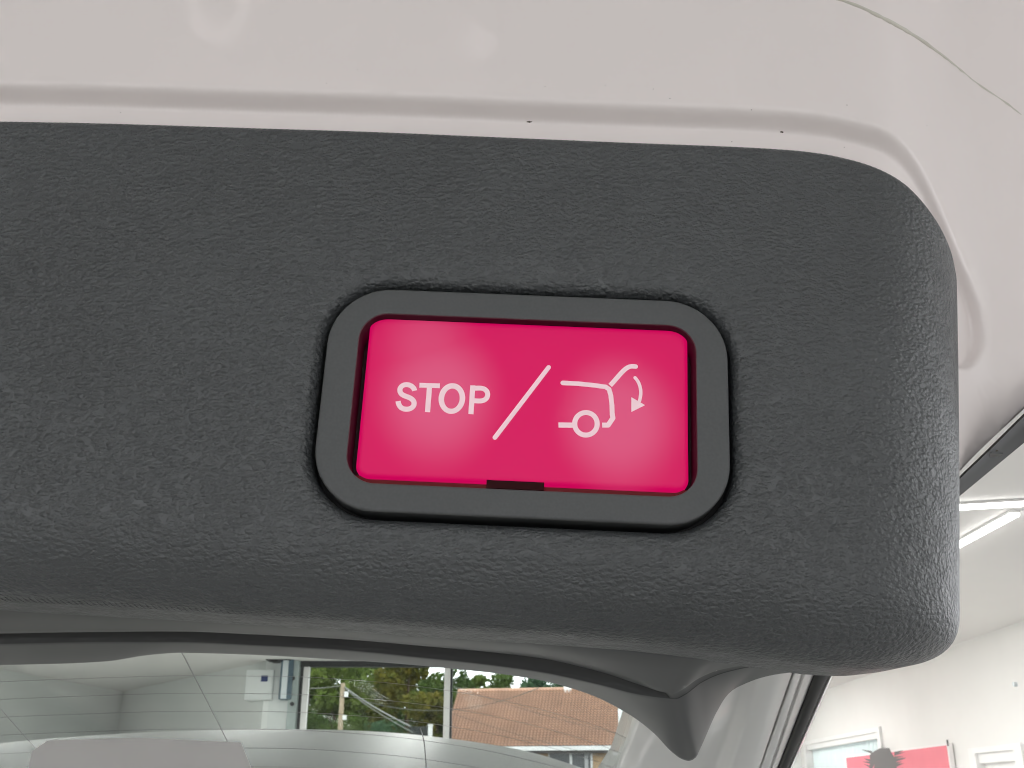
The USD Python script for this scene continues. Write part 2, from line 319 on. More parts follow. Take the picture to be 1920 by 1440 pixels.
# the box hangs on the oblique wall, so it is turned with it
wdir = (D_ - A_)[:2]; wdir = wdir / np.linalg.norm(wdir)
obj('housing', wbox(463, 1256, 509, 1312, YW - .08, YW + .32, o_), MAT['box_paint'], ebox)
obj('door_seam', wbox(466, 1259, 506, 1309, YW - .088, YW - .081, o_), MAT['box_paint'], ebox)
obj('blue_square', wbox(490, 1266.5, 501.5, 1278, YW - .092, YW - .0885, o_), MAT['blue_sticker'], ebox)
sk = obj('wall_panel', wbox(510, 1241, 545, 1368, YW - .03, YW - .002, np.zeros(3)), MAT['box_paint'], label='pale boxed panel on the wall behind the blue duct', cat='panel')

# ---------------------------------------------------------------- right wall: window, poster, door
mat('cyan_sheet', (0.78, 0.885, 0.895), 0.5, 0.3, noise=(2, 0.04)); mat('poster_red', (0.74, 0.18, 0.23), 0.45, 0.4, noise=(1.5, 0.06)); mat('poster_ink', (0.135, 0.13, 0.13), 0.5, 0.3); mat('paper_white', (0.82, 0.80, 0.79), 0.6, 0.3)
sw = thing('small_window', 'small white framed window with ribbed pale blue shutter behind poster', 'window', (XW, (wy0 + wy1) / 2, wz0))
o_ = np.array([XW, (wy0 + wy1) / 2, wz0]); H_ = wz1 - wz0; L_ = (wy1 - wy0) / 2
fr = [bx((-.035, -L_ - .06, H_), (.12, L_ + .06, H_ + .055)), bx((-.035, -L_ - .06, -.06), (.12, L_ + .06, 0)), bx((-.035, -L_ - .06, 0), (.12, -L_ + .05, H_)), bx((-.035, L_ - .05, 0), (.12, L_ + .06, H_))]
obj('frame', cat_(fr), MAT['white_frame'], sw)
obj('inner_frame', cat_([bx((-.01, -L_ + .05, H_ - .07), (.10, L_ - .05, H_)), bx((-.01, -L_ + .05, 0), (.10, -L_ + .13, H_ - .07))]), MAT['white_frame'], sw)
ny = 90; yy = np.linspace(-L_ + .13, L_ - .05, ny * 6)
pr = np.stack([np.full_like(yy, .09) + (.03) * np.sin((yy) * 2 * np.pi / .15), yy, np.zeros_like(yy)], 1)
P = np.stack([pr, pr + (0, 0, H_ - .07)], 1); obj('ribbed_shutter', slab(P, np.array([.006, 0, 0])), MAT['cyan_sheet'], sw, smooth=50)

po_y1 = float(rw(1583, 1405)[1]); po = thing('poster', 'red poster with grey spiky plant silhouette on the white wall', 'poster', (XW, rw(1680, 1400)[1], 1.2))
o_ = np.array([XW, rw(1680, 1400)[1], 1.2])
xp = XW - .06
ya, yb = float(at_x(1584, 1406, xp)[1]), float(at_x(1776, 1391, xp)[1]); zt = float(at_x(1776, 1393, xp)[2])
xp_o = xp - XW
obj('backing', bx((xp_o, yb - o_[1], .5 - 1.2), (-.012, ya - o_[1], zt - 1.2)), MAT['paper_white'], po)
obj('red_print', bx((xp_o - .004, yb + .03 - o_[1], .53 - 1.2), (xp_o - .0005, ya - .03 - o_[1], zt - .022 - 1.2)), MAT['poster_red'], po)
def onp(px, py): q = at_x(px, py, xp - .006); return (q[1], q[2])
ink = [Polygon([onp(*q) for q in [(1632, 1425), (1630, 1416), (1640, 1408), (1650, 1403), (1667, 1402.5), (1672, 1413), (1680, 1425), (1684, 1470), (1690, 1500), (1630, 1500), (1628, 1460)]])]
rr = random.Random(3)
for k in range(46):
    sx = 1 if k % 2 else -1; px = 1656 + sx * 21; py = 1410 + rr.random() * 70
    L = 10 + rr.random() * 12; ink.append(Polygon([onp(px, py - 2.5), onp(px + sx * L, py - 7 + rr.random() * 5), onp(px, py + 2.5)]))
ink = unary_union([g.buffer(0) for g in ink]).difference(Polygon([onp(*q) for q in [(1630, 1452), (1640, 1432), (1636, 1452)]]).buffer(0))
ms = []
for g in getattr(ink, 'geoms', [ink]):
    m = trimesh.creation.extrude_polygon(g, 0.002, engine='earcut'); v = m.vertices.copy(); m.vertices = np.stack([xp - .0065 - XW + v[:, 2], v[:, 0] - o_[1], v[:, 1] - 1.2], 1); m.fix_normals(); ms.append(m)
obj('plant_print', cat_(ms), MAT['poster_ink'], po)
obj('top_clip', bx((xp_o - .002, yb - .0 - o_[1], zt - .03 - 1.2), (xp_o + .012, yb + .012 - o_[1], zt + .03 - 1.2)), MAT['poster_ink'], po)

dr = thing('door', 'white door in a stepped white frame at the right edge', 'door', (XW, (dy0 + dy1) / 2, 0))
Ld = (dy1 - dy0) / 2
obj('frame', cat_([bx((-.03, -Ld - .06, dz1), (.12, Ld + .06, dz1 + .05)), bx((-.03, Ld - .09, 0), (.12, Ld + .06, dz1)), bx((-.03, -Ld - .06, 0), (.12, -Ld + .09, dz1)), bx((.0, -Ld + .09, dz1 - .09), (.12, Ld - .09, dz1))]), MAT['white_frame'], dr)
obj('inner_frame', cat_([bx((.05, -Ld + .09, dz1 - .17), (.12, Ld - .09, dz1 - .09)), bx((.05, Ld - .17, 0), (.12, Ld - .09, dz1 - .17))]), MAT['white_frame'], dr)
obj('leaf', bx((.075, -Ld + .09, .01), (.115, Ld - .17, dz1 - .17)), MAT['white_frame'], dr)
nl = trimesh.creation.cylinder(.02, .03, sections=12); nl.apply_transform(trimesh.transformations.rotation_matrix(math.pi / 2, (0, 1, 0))); nl.apply_translation(at_x(1903, 1283, XW - .014))
obj('wall_hook', nl, MAT['metal_pale'], label='tiny hook on the bare white wall at right', cat='hook', smooth=40)

# ---------------------------------------------------------------- ceiling light strips
LAMP_ADDED, LAMP_SEEN = 14.5, 6.0
MAT['lamp_glow'] = usdkit.material(stage, '/World/Looks/lamp_glow', {'e': ('emission', {'color': (1.0, 0.985, 0.96), 'strength': LAMP_ADDED})}, [], surface='e.emission')
MAT['strip_glow'] = usdkit.material(stage, '/World/Looks/strip_glow', {'e': ('emission', {'color': (1.0, 0.985, 0.96), 'strength': LAMP_SEEN})}, [], surface='e.emission')
def strip(p, q, w, label, group=None):
    p, q = np.array(p), np.array(q); m = (p + q) / 2; L = np.linalg.norm(q - p); ang = math.degrees(math.atan2(q[1] - p[1], q[0] - p[0]))
    t = thing('light_strip', label, 'ceiling light', (m[0], m[1], CEIL), rz=ang, group=group)
    obj('housing', bx((-L / 2, -w / 2, -.016), (L / 2, w / 2, -.0015)), MAT['white_frame'], t)
    obj('diffuser', bx((-L / 2 + .01, -w / 2 + .006, -.03), (L / 2 - .01, w / 2 - .006, -.017)), MAT['lamp_glow' if group else 'strip_glow'], t)
def onc(px, py): return at_z(px, py, CEIL - .03)[:2]
a, b = onc(1785, 955), onc(1925, 947); e = (b - a) / np.linalg.norm(b - a); strip(a - e * 2.6, b + e * .02, .062, 'ceiling light strip running crosswise, the upper bright bar right of the tailgate')
a, b = onc(1785, 1031), onc(1922, 957); e = (b - a) / np.linalg.norm(b - a); strip(a - e * 2.2, b - e * .10, .058, 'slanting ceiling light strip, the lower bright bar right of the tailgate')

for xx, y0_, y1_, lb in ((-3.4, 5.5, 9.0, 'added lengthwise ceiling light strip farthest left, toward the window wall'), (-3.4, 1.0, 4.5, 'added lengthwise ceiling light strip at left beside the car'), (-0.6, 6.0, 9.5, 'added lengthwise ceiling light strip over the front of the car'),
                       (2.3, 7.5, 11.0, 'added lengthwise ceiling light strip hidden behind the tailgate corner'), (-5.4, 3.0, 6.5, 'added lengthwise ceiling light strip along the left wall'),
                       (-4.4, 6.8, 10.0, 'added lengthwise ceiling light strip before the far left corner'), (-2.0, 7.0, 10.4, 'added lengthwise ceiling light strip before the large window'),
                       (2.7, 12.6, 16.2, 'added lengthwise ceiling light strip in the far right bay')):
    strip((xx, y0_), (xx, y1_), .25, lb, 'added lengthwise ceiling light strips')  # unseen strips added to brighten the room, its walls and the car roof

# ================================================================ the car: raised tailgate seen from below
car = thing('car', 'white car with raised tailgate, dark trim and lit red stop button', 'car', CAR)
def cobj(name, m, mt, parent=None, smooth=False, **k):
    """m in panel millimetres"""
    m = m.copy(); m.vertices = l2c(m.vertices); return obj(name, m, mt, parent or car, smooth=smooth, **k)

# bezel outline (mm)
BW, BH, BR = 66.0, 38.0, 10.2
def rrect(w, h, r, n=14, z=0.0, cx=0.0, cy=0.0):
    r = max(r, .05); out = []
    for sx, sy, a0 in ((1, 1, 0), (-1, 1, 90), (-1, -1, 180), (1, -1, 270)):
        for k in range(n):
            a = math.radians(a0 + 90 * k / (n - 1)); out.append((cx + sx * (w / 2 - r) + r * math.cos(a), cy + sy * (h / 2 - r) + r * math.sin(a), z))
    return np.array(out)
def ring_loft(rings, close=False, cap0=False, cap1=False):
    P = np.array(rings); n, m = P.shape[:2]; F = []
    idx = np.arange(n * m).reshape(n, m)
    for i in range(n if close else n - 1):
        a, b = idx[i], idx[(i + 1) % n]
        F.append(np.stack([a, np.roll(a, -1), np.roll(b, -1)], 1)); F.append(np.stack([a, np.roll(b, -1), b], 1))
    V = P.reshape(-1, 3)
    for on, i in ((cap0, 0), (cap1, n - 1)):
        if on:
            V = np.vstack([V, P[i].mean(0)]); c = len(V) - 1; F.append(np.stack([idx[i], np.roll(idx[i], -1), np.full(m, c)], 1))
    mm = trimesh.Trimesh(V, np.vstack(F), process=False); mm.fix_normals(); return mm

# ---- trim panel
RR, RB = 27.0, 13.0
def crown(x):
    t = np.clip(np.asarray(x, float) - 30, 0, 52); return .0014 * t * t + .0014 * 104 * np.clip(np.asarray(x, float) - 82, 0, None) * .6
bot_px = [(-1400, 1100), (-700, 1105), (-200, 1118), (0, 1128), (200, 1138), (400, 1150), (600, 1163), (800, 1178), (1000, 1190), (1200, 1207), (1350, 1224), (1480, 1243), (1560, 1253), (1640, 1257), (1690, 1256)]
bot = pls(bot_px, -RB); bot = pls(bot_px, -RB - crown(bot[:, 0]))
def yb(x): return np.interp(x, bot[:, 0], bot[:, 1])
rgt = pls([(1774, 500), (1778, 620), (1778, 780), (1777, 900), (1776, 1000), (1777, 1100), (1776, 1180)], -RR - 3.3)
rp = np.polyfit(rgt[:, 1], rgt[:, 0], 2)
def xr(y): return np.polyval(rp, np.clip(y, -45, 40))
top_px = [(-1400, 222), (-700, 226), (-300, 228), (0, 230), (200, 234), (480, 243), (700, 250), (960, 261), (1200, 271), (1380, 278), (1480, 284), (1540, 291), (1600, 304), (1650, 322), (1690, 346), (1722, 378), (1748, 414), (1768, 452), (1778, 480), (1784, 510), (1788, 540)]
top_z = np.array([-1.5] * 11 + [-2, -2.8, -4, -5.6, -7.6, -10, -13, -16.5, -20, -22])
top = pls(top_px, top_z); 
for _ in range(25):
    _u = np.clip(1 - (xr(top[:, 1]) - top[:, 0]) / RR, 0, 1); top = top * .5 + .5 * pls(top_px, -1.6 - crown(top[:, 0]) - RR * (1 - np.sqrt(1 - _u * _u)))
PW = 3.0
def uval(P):
    a = np.clip(1 - (xr(P[:, 1]) - P[:, 0]) / RR, 0, None); b = np.clip(1 - (P[:, 1] - yb(P[:, 0])) / RB, 0, None)
    return (a ** PW + b ** PW) ** (1 / PW), a, b
def follow(P):
    u, a, b = uval(P); R = (RR * a ** 2 + RB * b ** 2 + 1e-9) / (a ** 2 + b ** 2 + 1e-9); u = np.clip(u, 0, 1)
    return -R * (1 - np.sqrt(np.clip(1 - u * u, 0, 1)))
# outline: bottom curve, corner, right edge, top curve
xs = np.arange(-330, 52, 1.5); out = [(x, yb(x)) for x in xs]
for t in np.linspace(0, 1, 60):       # corner a^p + b^p = 1
    th = t * math.pi / 2; a, b = math.sin(th) ** (2 / PW), math.cos(th) ** (2 / PW)
    x, y = 70., -30.
    for _ in range(30):
        x = xr(y) - RR * (1 - a); y = yb(x) + RB * (1 - b)
    if x > 52: out.append((x, y))
yend = top[-1, 1]
out += [(xr(y), y) for y in np.arange(yb(60.) + RB + 1, yend - .5, 1.2)]
tc = spline(top, 420)[::-1]; tc = tc[(tc[:, 0] > -330)]
tc[:, 0] = np.minimum(tc[:, 0], xr(tc[:, 1]) - .02)
out += [tuple(p[:2]) for p in tc]
TRIM = Polygon(out).buffer(0)
TRIM = TRIM.buffer(-5, quad_segs=48).buffer(5, quad_segs=48)
if isinstance(TRIM, MultiPolygon): TRIM = max(TRIM.geoms, key=lambda g: g.area)
TOPL = LineString(tc[:, :2])
BEZ = Polygon(rrect(BW, BH, BR)[:, :2])
HOLE = BEZ.buffer(0.85, quad_segs=16)
TRIMH = TRIM.difference(HOLE)
def trim_z(P):
    z = follow(P) - crown(P[:, 0]); pts = shapely.points(P)
    dt = shapely.distance(pts, TOPL); r = 1.6
    k = np.clip(1 - dt / r, 0, 1); z -= r * (1 - np.sqrt(1 - k * k)) * np.clip((P[:, 1] - top[-1, 1] - 2) / 12, 0, 1)
    dh = shapely.distance(pts, HOLE); r = 2.2; k = np.clip(1 - dh / r, 0, 1); z -= r * (1 - np.sqrt(1 - k * k))
    s = np.clip(1 - dh / 9, 0, 1); z -= 0.55 * s * s * (3 - 2 * s)
    z -= 0.00003 * np.clip(-P[:, 0] - 40, 0, None) ** 2                       # the panel is slightly bowed to the left
    return z
trim = height_sheet(TRIMH, [.12, .3, .6, 1.0, 1.5, 2.2, 3.2, 4.5, 6.2, 8.2, 10.5, 13, 16], 1.0, 2.4, trim_z, 16.0)
cobj('trim_panel', trim, MAT['grained_plastic'], smooth=50)

# ---- button
prof = [(0.0, -7), (0.0, -.5), (.05, -.26), (.18, -.09), (.42, 0), (1.2, .04)]
oi = [(.6, 0.03), (.2, -.01), (.06, -.06), (.0, -.18), (0, -.45)]
IW, IH, IR = BW - 10.4, BH - 9.0, 4.7
rings = [rrect(BW - 2 * o, BH - 2 * o, BR - o, z=z) for o, z in prof] + [rrect(IW + 2 * o, IH + 2 * o, IR + o, z=z) for o, z in oi]
rings += [rrect(IW + 5, IH + 5, IR + 2.5, z=-.45), rrect(IW + 5, IH + 5, IR + 2.5, z=-7)]
bez = cobj('button_bezel', ring_loft(rings, close=True), MAT['bezel_plastic'], smooth=40)
cobj('inner_collar', ring_loft([rrect(IW, IH, IR, z=-.455), rrect(IW + .1, IH + .1, IR, z=-6.9), rrect(IW + 4.9, IH + 4.9, IR + 2.4, z=-6.9), rrect(IW + 4.9, IH + 4.9, IR + 2.4, z=-.455)], close=True), MAT['black_rubber'], bez, smooth=40)
LZ = -2.3
lens_c = (pl(672, 0, LZ)[0], 0)
Lc = [pl(x, y, LZ) for x, y in ((679, 745), (1291, 768), (985, 609), (975, 909))]
LX0, LX1, LY1, LY0 = Lc[0][0], Lc[1][0], Lc[2][1], Lc[3][1]
lw, lh, lcx, lcy = LX1 - LX0, LY1 - LY0, (LX0 + LX1) / 2, (LY0 + LY1) / 2
lw += .0; lh += .1; lcy += .25
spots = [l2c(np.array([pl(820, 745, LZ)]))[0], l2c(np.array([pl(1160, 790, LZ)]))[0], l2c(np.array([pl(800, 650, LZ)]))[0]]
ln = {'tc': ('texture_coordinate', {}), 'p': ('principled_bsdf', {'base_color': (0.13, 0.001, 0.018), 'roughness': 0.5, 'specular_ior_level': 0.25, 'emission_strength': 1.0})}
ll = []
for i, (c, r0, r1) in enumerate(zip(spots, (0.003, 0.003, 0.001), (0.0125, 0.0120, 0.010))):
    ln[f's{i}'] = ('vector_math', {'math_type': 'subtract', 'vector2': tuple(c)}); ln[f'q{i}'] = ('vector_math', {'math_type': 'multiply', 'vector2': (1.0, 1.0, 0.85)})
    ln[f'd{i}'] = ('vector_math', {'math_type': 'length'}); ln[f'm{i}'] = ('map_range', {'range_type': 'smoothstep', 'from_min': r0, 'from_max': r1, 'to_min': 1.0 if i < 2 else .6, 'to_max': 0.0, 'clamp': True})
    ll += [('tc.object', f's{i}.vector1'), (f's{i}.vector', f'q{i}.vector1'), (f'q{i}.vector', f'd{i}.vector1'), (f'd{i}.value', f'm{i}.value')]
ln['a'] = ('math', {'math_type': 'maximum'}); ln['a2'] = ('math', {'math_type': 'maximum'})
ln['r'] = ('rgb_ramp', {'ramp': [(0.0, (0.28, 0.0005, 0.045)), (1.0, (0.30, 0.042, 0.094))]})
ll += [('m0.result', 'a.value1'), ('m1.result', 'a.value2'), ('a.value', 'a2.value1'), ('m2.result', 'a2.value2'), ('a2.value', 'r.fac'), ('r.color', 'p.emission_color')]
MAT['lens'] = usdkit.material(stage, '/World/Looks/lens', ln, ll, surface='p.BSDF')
lp = [(-.02, -5.6), (0, -.9), (.08, -.5), (.28, -.2), (.6, -.04), (1.1, 0)]
rings = [rrect(lw - 2 * o, lh - 2 * o, 1.9 - o * .8, z=LZ + z, cx=lcx, cy=lcy) for o, z in lp]
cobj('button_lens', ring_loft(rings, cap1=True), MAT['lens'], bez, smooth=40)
m = trimesh.creation.extrude_polygon(HOLE.buffer(.6), 1.0, engine='earcut'); m.apply_translation((0, 0, -7.6)); cobj('button_base', m, MAT['black_rubber'], bez)
# dark red ledge below the lens, with its small notch
r_ = rrect(IW - .3, IH - .3, IR - .1, z=0)
ledge = Polygon(r_[:, :2]).difference(Polygon(rrect(lw + .35, lh + .35, 2.6, cx=lcx, cy=lcy)[:, :2]))
ledge = ledge.intersection(sbox(-40, -30, 40, lcy - lh / 2 + .35)); m = cat_([trimesh.creation.extrude_polygon(g, 1.5, engine='earcut') for g in getattr(ledge, 'geoms', [ledge])]); m.apply_translation((0, 0, LZ - 2.4)); cobj('lens_surround', m, MAT['dark_red_plastic'], bez)
n0, n1 = pl(912, 908, LZ), pl(1020, 915, LZ)
m = bx((n0[0], lcy - lh / 2 - .95, LZ - 1.6), (n1[0], lcy - lh / 2 + .35, LZ + .06)); cobj('lens_tab', m, MAT['tab_black'], bez)

# ---- printing on the lens, measured on it
def z6(pts): return [tuple(pl(720 + x * 520 / 1920, 660 + y * 200 / 738, LZ)[:2]) for x, y in pts]
S6 = 520 / 1920 * 0.0845
def stroke(pts, w, cap='flat', smooth_n=0):
    q = np.array(z6(pts))
    if smooth_n:
        from scipy.interpolate import CubicSpline
        s = np.r_[0, np.cumsum(np.linalg.norm(np.diff(q, axis=0), axis=1))]; q = CubicSpline(s, q)(np.linspace(0, s[-1], smooth_n))
    return LineString(q).buffer(w * S6 / 2, cap_style={'flat': 2, 'round': 1}[cap], join_style=1, quad_segs=6)
def ell(cx, cy, a, b, w, t0=0, t1=360, sh=0.0):
    t = np.radians(np.linspace(t0, t1, 60)); return stroke([(cx + a * math.cos(k) + sh * math.sin(k), cy + b * math.sin(k)) for k in t], w)
def printed(name, geom):
    ms = [trimesh.creation.extrude_polygon(g, 0.05, engine='earcut') for g in getattr(geom, 'geoms', [geom])]
    m = cat_(ms); m.apply_translation((0, 0, LZ - .02)); return cobj(name, m, MAT['button_print'], bez)
printed('letter', stroke([(212, 268), (203, 248), (180, 231), (150, 226), (122, 238), (110, 263), (120, 289), (150, 306), (185, 321), (206, 343), (205, 371), (185, 390), (152, 396), (118, 384), (102, 360), (98, 340)], 37, smooth_n=80))
printed('letter', unary_union([stroke([(245, 230), (387, 234)], 36), stroke([(316, 232), (301, 416)], 37)]))
o1 = LineString(z6([(470 + 92 * math.cos(t) + -4 * math.sin(t), 322 + 106 * math.sin(t)) for t in np.linspace(0, 2 * np.pi, 80)]))
o2 = LineString(z6([(470 + 54 * math.cos(t) + -4 * math.sin(t), 323 + 70 * math.sin(t)) for t in np.linspace(0, 2 * np.pi, 80)]))
printed('letter', Polygon(o1.coords).difference(Polygon(o2.coords)))
printed('letter', unary_union([stroke([(615, 231), (602, 430)], 37), stroke([(600, 248), (660, 250), (692, 256), (713, 275), (717, 300), (705, 325), (680, 337), (650, 339), (606, 337)], 36, smooth_n=60)]))
printed('slash', stroke([(1140, 106), (768, 592)], 33, 'round'))
printed('car_symbol', unary_union([stroke([(1238, 214), (1340, 219), (1450, 230), (1535, 242), (1558, 258), (1570, 300), (1578, 370), (1580, 430)], 34, 'round'),
        stroke([(1580, 425), (1584, 458), (1552, 506), (1510, 506)], 36)]))
printed('tailgate_symbol', stroke([(1566, 231), (1610, 182), (1660, 128), (1690, 106), (1715, 99), (1742, 101)], 34, smooth_n=40).union(stroke([(1715, 99), (1742, 101)], 34, 'round')))
printed('wheel_symbol', unary_union([ell(1398, 497, 78, 78, 36), stroke([(1208, 505), (1322, 507)], 38)]))
printed('arrow', unary_union([stroke([(1738, 178), (1762, 212), (1775, 252), (1777, 292), (1768, 340)], 24, 'round', 30), Polygon(z6([(1714, 316), (1803, 368), (1714, 412)])).buffer(.05)]))

# ---- painted shell
tl = [(-330, 150), (150, 150), (150, 40)]
e1, e2 = pl(1935, 764, -24), pl(1786, 905, -23); dd = (e2 - e1) / np.linalg.norm(e2 - e1)
r1 = e1 - dd * 70; r2 = e2 + dd * 22
SHELL = Polygon([(-330, 150), (150, 150), (150, r1[1]), (r1[0], r1[1]) if r1[0] < 150 else (149.9, r1[1]), tuple(e1[:2]), tuple(r2[:2]), (52, r2[1] + 6), (45, 20), (30, 44), (-330, 44)]).buffer(0)
EDGE = LineString([tuple((e1 - dd * 90)[:2]), tuple((e2 + dd * 40)[:2])])
TRIMC = TRIM.buffer(-1.0)
TRIMS = TRIM.buffer(-9, quad_segs=48).buffer(9, quad_segs=48)
YL = float(pl(1800, 694, -26)[1])
LIP = TRIMS.buffer(3.7, quad_segs=32).intersection(sbox(-400, YL, 200, 200)).buffer(-9, quad_segs=48).buffer(9, quad_segs=48)
def shell_z(P):
    pts = shapely.points(P); e = shapely.distance(pts, LIP)
    ra = np.clip((1 - (xr(P[:, 1]) - P[:, 0]) / RR - .15) / 1.2, 0, 1); fz = -25.0 * ra ** 2 * (3 - 2 * ra)
    z = -1.7 + fz - crown(P[:, 0])
    t = np.clip(e / 2.9, 0, 1); yk = np.clip((P[:, 1] - YL + 16) / 18, 0, 1); z += 3.2 * (.3 + .7 * yk * yk * (3 - 2 * yk)) * np.where(t < .35, t * t / .35, 1 - (1 - t) ** 2 / .65)
    q = shapely.distance(pts, EDGE); k = np.clip(1 - q / 11, 0, 1); z -= 3.5 * k * k
    z -= 0.0010 * np.clip(P[:, 0] - 72, 0, None) ** 2
    z += (meshkit.fbm(np.column_stack([P / 45, np.zeros(len(P))]), 2, 3) - .5) * .45
    return z
# rings that follow the trim's edge
def shell_sheet():
    pts = ring_pts(SHELL, 1.4)
    for d in (-5.2, -4.2, -3.2, -2.2, -1.4, -.7, 0.0, .4, .8, 1.6, 2.4, 3.0, 3.4, 3.7, 4.0, 4.3, 4.6, 4.9, 5.2, 5.5, 5.8, 6.1, 6.4, 6.7, 7.0, 7.4, 8, 9, 10.5):
        g = TRIM.buffer(d, quad_segs=24) if d < 3 else LIP.buffer(d - 3.7, quad_segs=24); q = np.array(ring_pts(g, .9)); pts += [tuple(p) for p in q if SHELL.buffer(-.3).contains(Point(p))]
    for d in (.5, 1.2, 2, 3, 4.2, 5.6, 7.2, 9):
        q = LineString(EDGE).parallel_offset(d, 'left'); 
        for s in np.arange(0, q.length, 1.3):
            p = q.interpolate(s)
            if SHELL.buffer(-.3).contains(p) and TRIM.distance(p) > 11: pts.append((p.x, p.y))
            q2 = LineString(EDGE).parallel_offset(d, 'right')
        for s in np.arange(0, q2.length, 1.3):
            p = q2.interpolate(s)
            if SHELL.buffer(-.3).contains(p) and TRIM.distance(p) > 11: pts.append((p.x, p.y))
    gx, gy = np.meshgrid(np.arange(-330, 150, 2.6), np.arange(-40, 150, 2.6)); g = np.stack([gx.ravel() + RNG.normal(0, .15, gx.size), gy.ravel() + RNG.normal(0, .15, gx.size)], 1)
    g = g[shapely.contains_xy(SHELL.buffer(-1.2), g[:, 0], g[:, 1])]; g = g[shapely.distance(shapely.points(g), TRIM) > 11.5]
    return np.vstack([np.array(pts), g])
_P = shell_sheet()
_keep = shapely.distance(shapely.points(_P), TRIMC.buffer(-6)) > 0
_P = _P[_keep]; _, ui = np.unique(np.round(_P, 2), axis=0, return_index=True); _P = _P[np.sort(ui)]
DOM = SHELL.difference(TRIM.buffer(-5.3))
_T = Delaunay(_P).simplices; _c = _P[_T].mean(1); _T = _T[shapely.contains_xy(DOM, _c[:, 0], _c[:, 1])]
_a = _P[_T]; _ar = (_a[:, 1, 0] - _a[:, 0, 0]) * (_a[:, 2, 1] - _a[:, 0, 1]) - (_a[:, 1, 1] - _a[:, 0, 1]) * (_a[:, 2, 0] - _a[:, 0, 0])
_T = _T[abs(_ar) > 1e-6]; _ar = _ar[abs(_ar) > 1e-6]; _T[_ar < 0] = _T[_ar < 0][:, ::-1]
def closed_sheet(P, T, zf, th):
    V = np.column_stack([P, zf(P)]); W = V - (0, 0, th); es = set(map(tuple, np.vstack([T[:, [0, 1]], T[:, [1, 2]], T[:, [2, 0]]]))); n = len(V)
    be = np.array([(i, j) for i, j in es if (j, i) not in es])
    F = np.vstack([T, T[:, ::-1] + n, np.stack([be[:, 1], be[:, 0], be[:, 0] + n], 1), np.stack([be[:, 1], be[:, 0] + n, be[:, 1] + n], 1)])
    m = trimesh.Trimesh(np.vstack([V, W]), F, process=False); m.remove_unreferenced_vertices(); return m
shell = closed_sheet(_P, _T, shell_z, 2.0)
cobj('tailgate_shell', shell, MAT['white_paint'], smooth=55)
def on_shell(px, py):
    z = -3.0
    for _ in range(12):
        p = pl(px, py, z); z = float(shell_z(p[None, :2])[0])
    return np.array([p[0], p[1], z])
# faint seam of sealer across the upper right corner
sp = spline([(1545, -8), (1600, 8), (1660, 36), (1720, 70), (1775, 110), (1830, 155), (1885, 192), (1935, 232)], 40)
bead = np.array([on_shell(*p) for p in sp]) ; rad = np.interp(np.linspace(0, 1, 40), [0, .3, .55, 1], [.36, .5, .40, .24]) + RNG.normal(0, .03, 40)
m = tube(bead - (0, 0, .22), rad, 10); cobj('sealer_seam', m, MAT['sealer'], smooth=60)
for px, py, s in ((993, 216, .75), (1471, 234, .6), (1135, 160, .2), (1225, 167, .18), (1022, 162, .18), (1256, 185, .22), (1409, 206, .25), (1588, 197, .22), (1076, 263, .22), (1372, 266, .25), (1583, 276, .2), (226, 211, .2), (612, 156, .18), (1868, 845, .5), (670, 131, .16), (1738, 236, .14)):
    m = trimesh.creation.icosphere(2, s * .5); v = m.vertices; v *= (1.25, .55, .35); v += (meshkit.noise(v * 9 / s + px)[:, None] - .5) * v * .9
    if s < .5: v *= .8
    m.vertices = v + on_shell(px, py); cobj('dirt_speck', m, MAT['dirt'], smooth=60)
# dark seal under the lower right lip of the shell
q0 = pls([(1700, 985), (1790, 907), (1860, 840), (1935, 766), (2150, 560)], -28); q1 = pls([(1700, 1005), (1790, 938), (1860, 880), (1935, 818), (2150, 640)], -40)
P = np.stack([resample(q0, 30), resample((q0 + q1) / 2 + (0, 0, -1.5), 30), resample(q1, 30)], 1)
cobj('lip_seal', slab(P, np.array([0, 0, -4.0])), MAT['black_rubber'], smooth=40)
a, b = pl(1850, 852, -31), pl(1878, 846, -31)
cobj('seal_clip', bx((a[0], b[1] - .4, -33), (b[0], a[1] + .1, -30.6)), MAT['smooth_trim'])

# ---- window surround under the panel
N = 260
L0 = spline(pls([(-1400, 1085), (-700, 1090), (0, 1112), (400, 1135), (800, 1160), (1050, 1180), (1220, 1196), (1330, 1210), (1400, 1218), (1470, 1225), (1540, 1233), (1600, 1240)], -18), N)
g1 = [(-1400, 1205), (-700, 1195), (0, 1188), (200, 1185), (400, 1186), (600, 1196), (800, 1212), (1000, 1232), (1120, 1258), (1200, 1284), (1240, 1297), (1262, 1301), (1278, 1294), (1310, 1272), (1350, 1256), (1410, 1246), (1480, 1244), (1540, 1248), (1590, 1252)]
g2 = [(-1400, 1228), (-700, 1216), (0, 1208), (200, 1204), (400, 1206), (600, 1216), (800, 1234), (1000, 1258), (1120, 1283), (1200, 1303), (1242, 1309), (1266, 1311), (1284, 1303), (1317, 1279), (1357, 1262), (1414, 1250), (1484, 1246), (1543, 1249), (1592, 1253)]
g4 = [(-1400, 1262), (-700, 1256), (0, 1247), (200, 1240), (280, 1228), (340, 1224), (500, 1229), (700, 1241), (900, 1259), (1000, 1273), (1100, 1300), (1180, 1340), (1225, 1374), (1262, 1412), (1280, 1424), (1292, 1427), (1303, 1422), (1313, 1404), (1328, 1370), (1345, 1333), (1375, 1293), (1420, 1273), (1500, 1260), (1560, 1257), (1620, 1256)]
z1 = np.interp([p[0] for p in g1], [-1400, 1000, 1262, 1420, 1590], [-44, -44, -50, -34, -26])
L1 = spline(pls(g1, z1), N); 
z2 = np.interp([p[0] for p in g2], [-1400, 1000, 1266, 1420, 1590], [-50, -50, -54, -36, -27])
